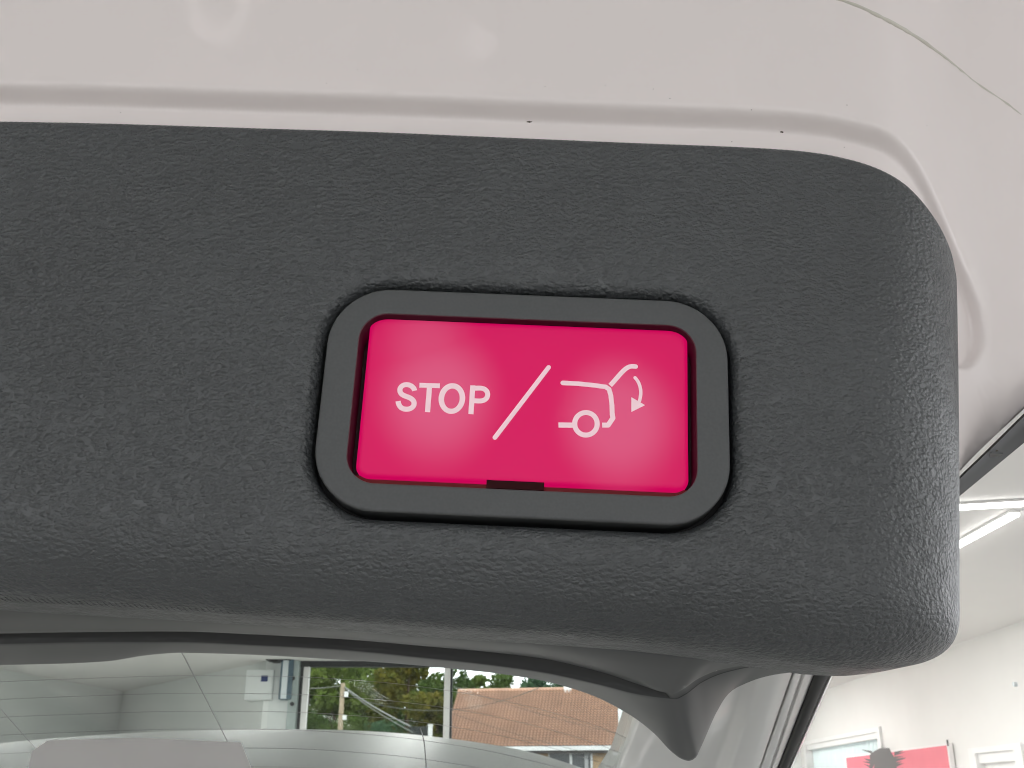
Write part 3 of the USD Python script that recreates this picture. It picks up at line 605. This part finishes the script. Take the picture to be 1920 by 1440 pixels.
L2 = spline(pls(g2, z2), N)
z4 = np.interp([p[0] for p in g4], [-1400, 900, 1180, 1292, 1345, 1420, 1620], [-74, -74, -84, -98, -80, -52, -30])
# station alignment: key stations tied to the corner
def align(pts_px, z, keys):
    P = pls(pts_px, z); s = np.r_[0, np.cumsum(np.linalg.norm(np.diff(P[:, :2], axis=0), axis=1))]
    from scipy.interpolate import PchipInterpolator
    f = PchipInterpolator(s, P); segs = []
    kk = [0] + keys + [len(P) - 1]; ns = [150, 60, 50]
    for (i, j), n in zip(zip(kk[:-1], kk[1:]), ns): segs.append(f(np.linspace(s[i], s[j], n, endpoint=(j == len(P) - 1))))
    return np.vstack(segs)
L1 = align(g1, z1, [8, 11]); L2 = align(g2, z2, [8, 11]); L4 = align(g4, z4, [9, 15])
p0 = [(-1400, 1085), (-700, 1090), (0, 1112), (400, 1135), (800, 1160), (1050, 1180), (1220, 1196), (1320, 1209), (1380, 1214), (1440, 1220), (1540, 1233), (1610, 1240)]
L0 = align(p0, np.full(len(p0), -20.0), [5, 7])
w = np.interp(np.arange(260), [0, 150, 186, 198, 206, 259], [1, 1, .85, .4, .04, .01])[:, None]
up = np.array([0, 5.0, 0])
mid01 = (L0 * .5 + L1 * .5) + np.array([0, -.9, 0]) * w
mid24 = (L2 * .55 + L4 * .45) + np.array([0, -.6, 0]) * w
rows = [L0, (L0 + mid01) / 2 + (0, -.3, 0), mid01, L1 * .8 + mid01 * .2, L1, L1 + (0, .5, -.5) * w, L1 + up * w * .9 + (0, 0, -.6), L2 + up * w + (0, 0, .2), L2 + (0, .9, .2) * w, L2 + (0, .25, .02) * w, L2 + (0, 0, -.35), L2 * .85 + mid24 * .15, mid24, L4 * .75 + mid24 * .25, L4 * .95 + mid24 * .05, L4, L4 + (0, .7, -.6)]
P = np.stack(rows, 1)
cobj('window_surround', slab(P, np.array([0, 3.0, -2.5])), MAT['smooth_trim'], smooth=60)

# ---- rear window
ga, gb = pl(0, 1240, -76), pl(700, 1236, -76)
gn, gf = -68.0, -760.0
gy0 = pl(500, 1226, -76)[1] + .6; slope = (pl(1478, 1440, -190)[1] - pl(1558, 1256, -70)[1]) / (-120.0)   # y change per mm of z
def gplane(z): return gy0 + (z + 76) * slope
def on_glass(px, py, off=0.0):
    z = -90.0
    d = RW.T @ ray(px, py); o = RW.T @ (CAM - TW) / MM
    # y = gy0 + (z + 76) * slope
    t = (gy0 + off + (o[2] + 76) * slope - o[1]) / (d[1] - slope * d[2]); return o + d * t
gx = np.linspace(-1000, 70, 40); gz = np.linspace(-60, gf, 24)
G = np.array([[(x, gplane(z) - 0.0, z) for z in gz] for x in gx])
xlim = np.interp(gz, [-760, -200, -60], [60, 52, 48]); G[:, :, 0] = -1000 + (gx[:, None] + 1000) / 1070 * (xlim[None] + 1000)
rwin = cobj('rear_window', slab(G, np.array([0, 3.2, 0])), MAT['car_glass'])
def wire(px_pts, r=.16, n=60):
    q = np.array([on_glass(*p, off=-.05) for p in spline(px_pts, n)]); cobj('heating_wire', tube(q, r, 6), MAT['wire'], rwin, smooth=60)
for k, y in enumerate((1267, 1300, 1333.5, 1367, 1402, 1437)):
    wire([(-250, y + 30), (0, y + 11.5), (150, y + 5.5), (350, y), (520, y + 1), (700, y + 11), (860, y + 31), (1000, y + 60), (1120, y + 95), (1200, y + 128)], .048 + .004 * k)
def seam(px_pts, r=.11):
    q = np.array([on_glass(*p, off=-.05) for p in spline(px_pts, 20)]); cobj('heating_wire', tube(q, r, 6), MAT['wire'], rwin, smooth=60)
seam([(338, 1218), (368, 1275), (398, 1333), (427, 1391)]); seam([(-30, 1292), (18, 1348), (68, 1404)]); seam([(788, 1366), (795, 1390), (800, 1470)], .16)
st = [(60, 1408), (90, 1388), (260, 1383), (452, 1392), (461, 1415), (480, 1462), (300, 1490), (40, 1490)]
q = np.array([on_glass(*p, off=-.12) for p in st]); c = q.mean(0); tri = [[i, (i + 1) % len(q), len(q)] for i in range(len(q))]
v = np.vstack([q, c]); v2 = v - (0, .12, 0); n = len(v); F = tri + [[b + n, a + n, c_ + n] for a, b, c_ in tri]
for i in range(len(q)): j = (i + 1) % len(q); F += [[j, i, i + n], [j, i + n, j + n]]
m = trimesh.Trimesh(v2 if False else np.vstack([v, v2]), F, process=False); m.fix_normals(); cobj('window_sheet', m, MAT['sticker'], rwin, label='pale sheet on the lower left of the rear window')  # translucent sheet modelled in place of a reflection in the glass

# ---- painted side frame of the tailgate, right of the window, running forward to the hinge
def side(px_near, px_far, zn, zf):
    a, b = pl(*px_near, zn), pl(*px_far, zf); d = (b - a) / (b[2] - a[2]); return lambda z: a + d * (z - a[2])
zz = np.concatenate([np.linspace(-40, -240, 24), np.linspace(-270, -760, 12)])
lines = {'i': side((1205, 1330), (1160, 1440), -92, -190), 'j': side((1330, 1330), (1275, 1440), -84, -185), 'k': side((1400, 1275), (1352, 1440), -72, -180), 'l': side((1487, 1262), (1425, 1440), -62, -175),
         'm': side((1506, 1260), (1446, 1440), -64, -178), 'n': side((1530, 1258), (1459, 1440), -66, -180), 'o': side((1560, 1256), (1480, 1440), -68, -184)}
ln_ = {k: np.array([f(z) for z in zz]) for k, f in lines.items()}
for k in ln_:                                    # from below the photo's edge on they run straight forward to the hinge
    i0 = 23; d = np.array([0.03, slope, 1.0]); ln_[k][i0 + 1:] = ln_[k][i0] + d * (zz[i0 + 1:, None] - zz[i0])
def between(a, b, t, lift=0.0): return ln_[a] * (1 - t) + ln_[b] * t + np.array([0, lift, 0])
rows = [ln_['i'] + (0, 6, 0), ln_['i'] + (0, 1.5, 0), ln_['i'] + (.8, 0, 0), between('i', 'j', .35, -.8), between('i', 'j', .8, -.6), ln_['j'], between('j', 'k', .5, .9), between('j', 'k', .85, 1.3), ln_['k'] + (0, .8, 0), between('k', 'l', .12, -.7), between('k', 'l', .3, -1.1), between('k', 'l', .7, -.5), between('k', 'l', .93, 0), ln_['l'] + (0, .5, 0), ln_['l'] + (0, 2.5, 0)]
cobj('side_frame', slab(np.stack(rows, 1), np.array([0, 8.0, 0])), MAT['frame_paint'], smooth=50)
rows = [ln_['l'] + (.35, 2.5, 0), ln_['l'] + (.35, .4, 0), between('l', 'm', .25, -.2), between('l', 'm', .8, -.2), ln_['m'] + (0, .7, 0), between('m', 'n', .12, .8), between('m', 'n', .2, 0), between('m', 'n', .8, 0), ln_['n'] + (0, .4, 0), ln_['n'] + (0, 4, 0)]
cobj('side_flange', slab(np.stack(rows, 1), np.array([0, 6.0, 0])), MAT['frame_paint'], smooth=40)
rows = [ln_['n'] + (.1, 3, 0), ln_['n'] + (.1, -.3, 0), between('n', 'o', .2, -.9), between('n', 'o', .5, -1.1), between('n', 'o', .8, -.9), ln_['o'] + (-.2, 0, 0), ln_['o'] + (-.2, 4, 0)]
cobj('rubber_seal', slab(np.stack(rows, 1), np.array([0, 4.0, 0])), MAT['black_rubber'], smooth=60)
rows = [ln_['o'] + (0, 5, 0), ln_['o'] + (0, .6, 0), ln_['o'] + (.5, .2, 0), ln_['o'] + (1.3, 1.2, 0), ln_['o'] + (1.6, 6, 0)]
cobj('outer_skin', slab(np.stack(rows, 1), np.array([0, 5.0, 0])), MAT['frame_paint'], smooth=60)

# ---- roof behind the window
cr = np.array([at_y(px, py, 2.0) for px, py in [(-260, 1462), (-120, 1430), (0, 1406), (70, 1394.5), (150, 1384), (250, 1375.5), (400, 1369), (560, 1367.5), (680, 1370.5), (800, 1380), (900, 1393), (1000, 1412), (1090, 1440), (1160, 1466)]])
from scipy.interpolate import CubicSpline
xs = np.linspace(cr[0, 0], cr[-1, 0], 90); zs = CubicSpline(cr[:, 0], cr[:, 2])(xs)
ys = np.concatenate([np.linspace(.92, 1.6, 12), np.linspace(1.66, 2.4, 34), np.linspace(2.5, 4.2, 12)])
dz = np.where(ys < 2, .060 * (ys - 2) - .055 * (ys - 2) ** 2, .060 * (ys - 2) - .22 * (ys - 2) ** 2)
dz = np.where(ys > 2.3, .060 * .3 - .22 * .09 - .072 * (ys - 2.3) - .02 * (ys - 2.3) ** 2, dz)
R_ = np.stack([np.broadcast_to(xs[:, None], (90, len(ys))), np.broadcast_to(ys[None], (90, len(ys))), zs[:, None] + dz[None]], 2) - CAR
obj('roof', slab(R_, np.array([0, 0, -.02])), MAT['roof_paint'], car, smooth=50)
# hinge end of the roof and dark cabin below it, so that the window has a car under it
xa, xb = xs[0] - CAR[0], xs[-1] - CAR[0]
side_l = np.array([[(xs[0] - .02 - .10 * t ** .5 , y, zs[0] + d - t * .75) for t in np.linspace(0, 1, 8)] for y, d in zip(ys, dz)]) - CAR
side_r = np.array([[(xs[-1] + .02 + .10 * t ** .5, y, zs[-1] + d - t * .75) for t in np.linspace(0, 1, 8)] for y, d in zip(ys, dz)]) - CAR
obj('body_side', slab(side_l, np.array([-.03, 0, 0])), MAT['roof_paint'], car, smooth=50); obj('body_side', slab(side_r, np.array([.03, 0, 0])), MAT['roof_paint'], car, smooth=50)
obj('cabin_floor', bx((xa - .05, .95 - CAR[1], .62), (xb + .05, 4.2 - CAR[1], .66)), MAT['cabin_lining'], car)
obj('rear_bumper', bx((xa - .12, .86 - CAR[1], .35), (xb + .12, .99 - CAR[1], .70)), MAT['roof_paint'], car)

# ================================================================ outdoors
mat('tile_red', (0.47, 0.29, 0.205), 0.8, 0.3, noise=(1.1, 0.16)); mat('gutter_white', (0.72, 0.72, 0.70), 0.5, 0.4); mat('tan_render', (0.46, 0.32, 0.19), 0.85, 0.2, noise=(1.0, 0.06)); mat('soffit', (0.12, 0.11, 0.105), 0.7, 0.2)
mat('dark_pane', (0.03, 0.035, 0.04), 0.1, 0.6); mat('curtain', (0.42, 0.42, 0.42), 0.8, 0.2); mat('pole_wood', (0.36, 0.29, 0.20), 0.8, 0.2, noise=(6, 0.15)); mat('cable', (0.13, 0.135, 0.12), 0.6, 0.3)
mat('bark', (0.09, 0.065, 0.045), 0.9, 0.2, noise=(8, 0.3))
# house
HY = 75.0
ev = at_y(1000, 1401.5, HY); rd = at_y(1000, 1297, HY + 4.6)
hz_e, hz_r = ev[2], rd[2]
hang = 10.0
hx = at_y(829, 1390, HY)[0]
hs = thing('house', 'tan house with orange tiled roof, white gutter and dark windows', 'house', (hx, HY, 0), rz=-hang)
HL, RUN = 17.5, 4.6
RISE = hz_r - hz_e
obj('wall', bx((.45, .55, -0.2), (HL - .45, 2 * RUN - .55, hz_e - .12)), MAT['tan_render'], hs)
gx0 = .4
for x in (.44, HL - .45):
    v = [(x, .55, hz_e - .12), (x, 2 * RUN - .55, hz_e - .12), (x, RUN, hz_r - .35)]; v2 = [(a + .01, b, c) for a, b, c in v]
    m = trimesh.Trimesh(v + v2, [[0, 2, 1], [3, 4, 5], [0, 1, 4], [0, 4, 3], [1, 2, 5], [1, 5, 4], [2, 0, 3], [2, 3, 5]]); m.fix_normals(); obj('gable', m, MAT['tan_render'], hs)
# roof deck and tiles (a few pixels each: real tiles joined into one part)
n_r, n_c = 23, 74; sl = math.hypot(RUN, RISE); tv, tf = [], []
ux = np.array([1., 0, 0])
def deck(s):
    uy = np.array([0, s * RUN / sl, RISE / sl]); o = np.array([0, 0 if s > 0 else 2 * RUN, hz_e]); nn = np.cross(ux, uy) * s; return o, uy, nn
prof = [(0, .0), (.15, .075), (.34, .105), (.53, .075), (.68, 0.0), (1.0, -.004)]
tw, th_ = HL / n_c, sl / n_r; rr = random.Random(11)
for s in (1, -1):
    o, uy, nn = deck(s)
    if nn[2] < 0: nn = -nn
    for i in range(n_r):
        for j in range(n_c):
            k = len(tv); jit = rr.uniform(-.006, .006)
            for a, (t, h) in enumerate(prof):
                b0 = o + ux * (j + t) * tw + uy * (i * th_ - .03 + jit) + nn * (h + .12); b1 = o + ux * (j + t) * tw + uy * ((i + 1) * th_) + nn * (h + .012)
                tv += [b0, b1, b0 - nn * .03]
            for a in range(len(prof) - 1):
                p = k + a * 3; tf += [[p, p + 3, p + 4], [p, p + 4, p + 1], [p + 2, p + 5, p + 3], [p + 2, p + 3, p]]
dk = []
for s in (1, -1):
    o, uy, nn = deck(s)
    if nn[2] < 0: nn = -nn
    q = np.array([o, o + ux * HL, o + ux * HL + uy * sl, o + uy * sl]); m = trimesh.Trimesh(np.vstack([q, q - nn * .12]), [[0, 1, 2], [0, 2, 3], [4, 6, 5], [4, 7, 6], [0, 4, 5], [0, 5, 1], [1, 5, 6], [1, 6, 2], [2, 6, 7], [2, 7, 3], [3, 7, 4], [3, 4, 0]]); m.fix_normals(); dk.append(m)
rf = obj('roof', cat_(dk), MAT['soffit'], hs)
obj('roof_tiles', trimesh.Trimesh(np.array(tv), tf, process=False), MAT['tile_red'], rf, kind='stuff')
obj('ridge_cap', tube([(0, RUN, hz_r + .06), (HL, RUN, hz_r + .06)], .13, 10), MAT['tile_red'], rf, smooth=40)
obj('gutter', bx((-.05, -.22, hz_e - .26), (HL + .05, -.07, hz_e + .02)), MAT['gutter_white'], hs)
obj('eave_beam', bx((.1, -.03, hz_e - .42), (HL - .1, .5, hz_e - .24)), MAT['soffit'], hs)
def hp(px, py):    # point on the house's front wall, in house space
    d = ray(px, py); a = math.radians(-hang); R = np.array([[math.cos(a), -math.sin(a), 0], [math.sin(a), math.cos(a), 0], [0, 0, 1]]); dl = R.T @ d; ol = R.T @ (CAM - np.array([hx, HY, 0])); return ol + dl * (.55 - ol[1]) / dl[1]
wA, wB = hp(1028, 1411), hp(1112, 1446)
for x0_, x1_ in ((wA[0], wB[0]), (wB[0] + 1.6, wB[0] + 1.6 + (wB[0] - wA[0]))):
    z0_, z1_ = wB[2] - .5, wA[2]
    f = obj('window', cat_([bx((x0_, .46, z1_ - .09), (x1_, .545, z1_)), bx((x0_, .46, z0_), (x1_, .545, z0_ + .09)), bx((x0_, .46, z0_ + .09), (x0_ + .09, .545, z1_ - .09)), bx((x1_ - .14, .46, z0_ + .09), (x1_, .545, z1_ - .09)), bx(((x0_ + x1_) / 2 - .05, .46, z0_ + .09), ((x0_ + x1_) / 2 + .12, .545, z1_ - .09))]), MAT['gutter_white'], hs)
    obj('pane', bx((x0_ + .09, .50, z0_ + .09), ((x0_ + x1_) / 2 - .05, .53, z1_ - .09)), MAT['dark_pane'], f); obj('pane', bx(((x0_ + x1_) / 2 + .12, .50, z0_ + .09), (x1_ - .14, .53, z1_ - .09)), MAT['dark_pane'], f)
    obj('curtain', bx((x1_ - .55, .485, z0_ + .09), (x1_ - .3, .498, z1_ - .09)), MAT['curtain'], f)
dp = hp(1166, 1410); obj('downpipe', bx((dp[0] - .05, .42, 0), (dp[0] + .06, .54, hz_e - .26)), MAT['gutter_white'], hs)
aer = at_y(1072, 1288, HY + 5.4) 
a_l = np.array([math.cos(math.radians(hang)) * (aer[0] - hx) - math.sin(math.radians(hang)) * (aer[1] - HY), 0, 0])
obj('chimney', bx((a_l[0] - .28, RUN - .28, hz_r - .3), (a_l[0] + .28, RUN + .28, hz_r + .55)), MAT['gutter_white'], rf)

# utility pole and cables
PY = 60.0
pt = at_y(643, 1281, PY); pole = thing('utility_pole', 'weathered wooden utility pole carrying cables in front of the trees', 'pole', (pt[0], PY, -.05))
h = pt[2] + .05
obj('shaft', tube([(0, 0, 0), (0.0, 0, h)], [.16, .125], 12), MAT['pole_wood'], pole, smooth=50)
obj('insulator', bx((.12, -.1, h - .75), (.32, .1, h - .45)), MAT['gutter_white'], pole); obj('insulator', bx((.10, -.1, h - 1.95), (.30, .1, h - 1.7)), MAT['gutter_white'], pole)
def cable(pa, ya, pb, yb_, sag, r, label):
    a, b = at_y(*pa, ya), at_y(*pb, yb_); t = np.linspace(0, 1, 24)[:, None]; q = a * (1 - t) + b * t; q[:, 2] -= sag * 4 * (t[:, 0] * (1 - t[:, 0])); obj('cable', tube(q, r, 6), MAT['cable'], None, smooth=60, label=label, cat='cable')
cable((643, 1285), PY, (470, 1279), 56,   .25, .03, 'pale cable running left from the top of the utility pole')
cable((646, 1288), PY, (770, 1362), 40, .1, .034, 'thick cable sloping down right from the utility pole')
cable((646, 1291), PY, (775, 1374), 40, .1, .018, 'thinner cable just below the sloping thick one')
cable((690, 1316), 72, (1010, 1290), 66, .9, .022, 'thin sagging cable crossing before the golden tree')
cable((840, 1283), 50, (1240, 1392), 48, .2, .011, 'upper fine cable sloping across the tiled roof')
cable((840, 1335), 50, (1240, 1440), 48, .2, .011, 'lower fine cable sloping across the tiled roof')
gp = at_y(807, 1361, 58); gpo = thing('gate_post', 'short white post beside a dark fence below the golden tree', 'post', (gp[0], 58, -.05))
obj('post', bx((-.11, -.11, 0), (.11, .11, gp[2] + .05)), MAT['gutter_white'], gpo); obj('cap', bx((-.14, -.14, gp[2] + .05), (.14, .14, gp[2] + .12)), MAT['gutter_white'], gpo)
fa = at_y(768, 1362, 59); mat('dark_fence', (0.035, 0.04, 0.042), 0.8, 0.2, noise=(3, .2))
fen = thing('dark_fence', 'low dark fence left of the white gate post', 'fence', (fa[0], 59, -.05)); 
for k in range(9):
    x = k * (gp[0] - .2 - fa[0]) / 9; obj('board', bx((x, 0, 0), (x + (gp[0] - .2 - fa[0]) / 9 - .02, .05, fa[2] + .05)), MAT['dark_fence'], fen)

# trees
def leaf_mat(name, c1, c2):
    nodes = {'oi': ('geometry', {}), 'r': ('rgb_ramp', {'ramp': [(0.0, c1), (1.0, c2)]}), 'n': ('noise_texture', {'scale': .55, 'detail': 4.0, 'roughness': .7}), 'tc': ('texture_coordinate', {}), 'mr': ('map_range', {'from_min': .3, 'from_max': .7}),
             'd': ('diffuse_bsdf', {}), 't': ('translucent_bsdf', {}), 'm': ('mix_closure', {'fac': .35})}
    MAT[name] = usdkit.material(stage, '/World/Looks/' + name, nodes, [('tc.object', 'n.vector'), ('n.fac', 'mr.value'), ('mr.result', 'r.fac'), ('r.color', 'd.color'), ('r.color', 't.color'), ('d.BSDF', 'm.closure1'), ('t.BSDF', 'm.closure2')], surface='m.closure')
leaf_mat('leaf_dark', (0.026, 0.052, 0.016), (0.07, 0.11, 0.03)); leaf_mat('leaf_mid', (0.04, 0.078, 0.02), (0.105, 0.145, 0.04)); leaf_mat('leaf_bright', (0.06, 0.105, 0.022), (0.16, 0.20, 0.05)); leaf_mat('leaf_orange', (0.045, 0.075, 0.018), (0.175, 0.145, 0.03)); leaf_mat('leaf_blue', (0.03, 0.07, 0.04), (0.08, 0.14, 0.07))
def tree(name, label, px, ptop, y, width, m, seed, leaves=5200, low=.12):
    g = np.random.default_rng(seed); top = at_y(px, ptop, y); H = top[2] + .05; W = width / 2
    t = thing(name, label, 'tree', (top[0], y, -.05))
    obj('trunk', tube([(0, 0, 0), (.1, .05, H * .3), (-.05, .1, H * .6), (0, 0, H * .86)], [.028 * H, .022 * H, .014 * H, .004 * H], 9), MAT['bark'], t, smooth=60)
    lb = []
    for k in range(9):
        a = g.uniform(0, 6.28); z = H * g.uniform(.25, .7); L = W * g.uniform(.5, .85); d = np.array([math.cos(a), math.sin(a), g.uniform(.2, .7)])
        lb.append(tube([np.array([0, 0, z]), np.array([0, 0, z]) + d * L * .5, np.array([0, 0, z]) + d * L + (0, 0, .1 * L)], [.011 * H, .007 * H, .002 * H], 6))
    obj('limbs', cat_(lb), MAT['bark'], t, smooth=60)
    nb = 34; th = g.uniform(0, 2 * np.pi, nb); zz_ = g.uniform(low, .93, nb); env = np.sin(np.clip((zz_ - low * .5) / (1.03 - low * .5), 0, 1) * np.pi) ** .55
    cr_ = W * env * np.sqrt(g.uniform(.15, 1, nb)) * .85; C = np.stack([cr_ * np.cos(th), cr_ * np.sin(th), H * zz_], 1); rad = g.uniform(.16, .30, nb) * W * 1.25
    C[0] = (0, 0, H - rad[0] * .8)
    pick = g.integers(0, nb, leaves); u = g.normal(size=(leaves, 3)); u /= np.linalg.norm(u, axis=1, keepdims=True); r = rad[pick] * g.uniform(.55, 1.08, leaves) ** .7
    c = C[pick] + u * r[:, None] * (1, 1, .85); c = c[c[:, 2] < H + .3]; n = len(c)
    s = g.uniform(.10, .26, n)[:, None] * (H / 11); a = g.normal(size=(n, 3)); a /= np.linalg.norm(a, axis=1, keepdims=True); b = np.cross(a, u[:n] + g.normal(size=(n, 3)) * .5); b /= np.linalg.norm(b, axis=1, keepdims=True) + 1e-9
    V = np.stack([c - a * s, c + b * s * .6, c + a * s, c - b * s * .6], 1).reshape(-1, 3); k = np.arange(n)[:, None] * 4
    obj('crown', trimesh.Trimesh(V, np.vstack([k + [0, 1, 2], k + [0, 2, 3]]), process=False), MAT[m], t)
TR = [('tall_tree', 'dark tree just right of the left window post, behind the pole', 585, 1215, 96, 9, 'leaf_dark'), ('tall_tree', 'bright yellow green tree directly behind the utility pole', 648, 1222, 92, 8.5, 'leaf_bright'),
      ('tall_tree', 'deep green tree between the pole and the golden tree', 715, 1212, 98, 9.5, 'leaf_dark'), ('autumn_tree', 'golden brown autumn tree in the middle of the window', 768, 1224, 90, 7.2, 'leaf_orange'),
      ('tall_tree', 'mid green tree beside the white mullion, sky gap at its left', 822, 1262, 100, 5.5, 'leaf_mid'), ('leafy_tree', 'dark round tree just right of the mullion above the roof', 856, 1254, 112, 7.5, 'leaf_dark'), ('leafy_tree', 'light yellow green tree above the roof left of the conifer group', 900, 1266, 108, 6.0, 'leaf_bright'),
      ('leafy_tree', 'mid green tree standing above the middle of the roof ridge', 945, 1258, 114, 7.0, 'leaf_mid'), ('leafy_tree', 'blue green dark tree above the ridge near the chimney', 1005, 1266, 118, 8.0, 'leaf_blue'), ('leafy_tree', 'dusky tree farthest right above the ridge beside the chimney', 1050, 1281, 120, 6.5, 'leaf_blue'),
      ('bush', 'dark bush low left beside the window post under the trees', 590, 1335, 80, 6.0, 'leaf_dark'), ('bush', 'grey green bush low behind the foot of the utility pole', 660, 1338, 78, 6.0, 'leaf_mid'), ('bush', 'green bush low between the pole and the golden tree', 730, 1345, 76, 5.5, 'leaf_blue'),
      ('tall_tree', 'green tree at the back behind the gap between autumn and bright trees', 800, 1270, 116, 6.0, 'leaf_mid')]
for i, (nm, lab, px, pt_, y, w_, m_) in enumerate(TR):
    tree(nm, lab, px, pt_, y, w_, m_, 40 + i, leaves=3600 if nm == 'bush' else 7600, low=.05 if nm == 'bush' else .14)
ba = at_y(560, 1366, 130)
mat('wood_mass', (0.022, 0.035, 0.016), 0.95, 0.1, noise=(.5, .4))
def woodland():
    g = np.random.default_rng(5); n = 40000; x = g.uniform(-46, 14, n); hmax = np.where(x < -11.5, 12.5, 6.0) + 2.2 * meshkit.noise(np.stack([x / 5, x * 0, x * 0], 1)); z = g.uniform(0, 1, n) ** .8 * hmax; y = 124 + g.uniform(0, 6, n)
    c = np.stack([x, y, z], 1); s = g.uniform(.15, .4, n)[:, None]; a = g.normal(size=(n, 3)); a /= np.linalg.norm(a, axis=1, keepdims=True); b = np.cross(a, g.normal(size=(n, 3))); b /= np.linalg.norm(b, axis=1, keepdims=True)
    V = np.stack([c - a * s, c + b * s * .7, c + a * s, c - b * s * .7], 1).reshape(-1, 3); k = np.arange(n)[:, None] * 4
    return trimesh.Trimesh(V, np.vstack([k + [0, 1, 2], k + [0, 2, 3]]), process=False)
obj('far_wood', woodland(), MAT['leaf_dark'], None, label='far dark wood closing the view behind the trees', cat='wood', kind='stuff')
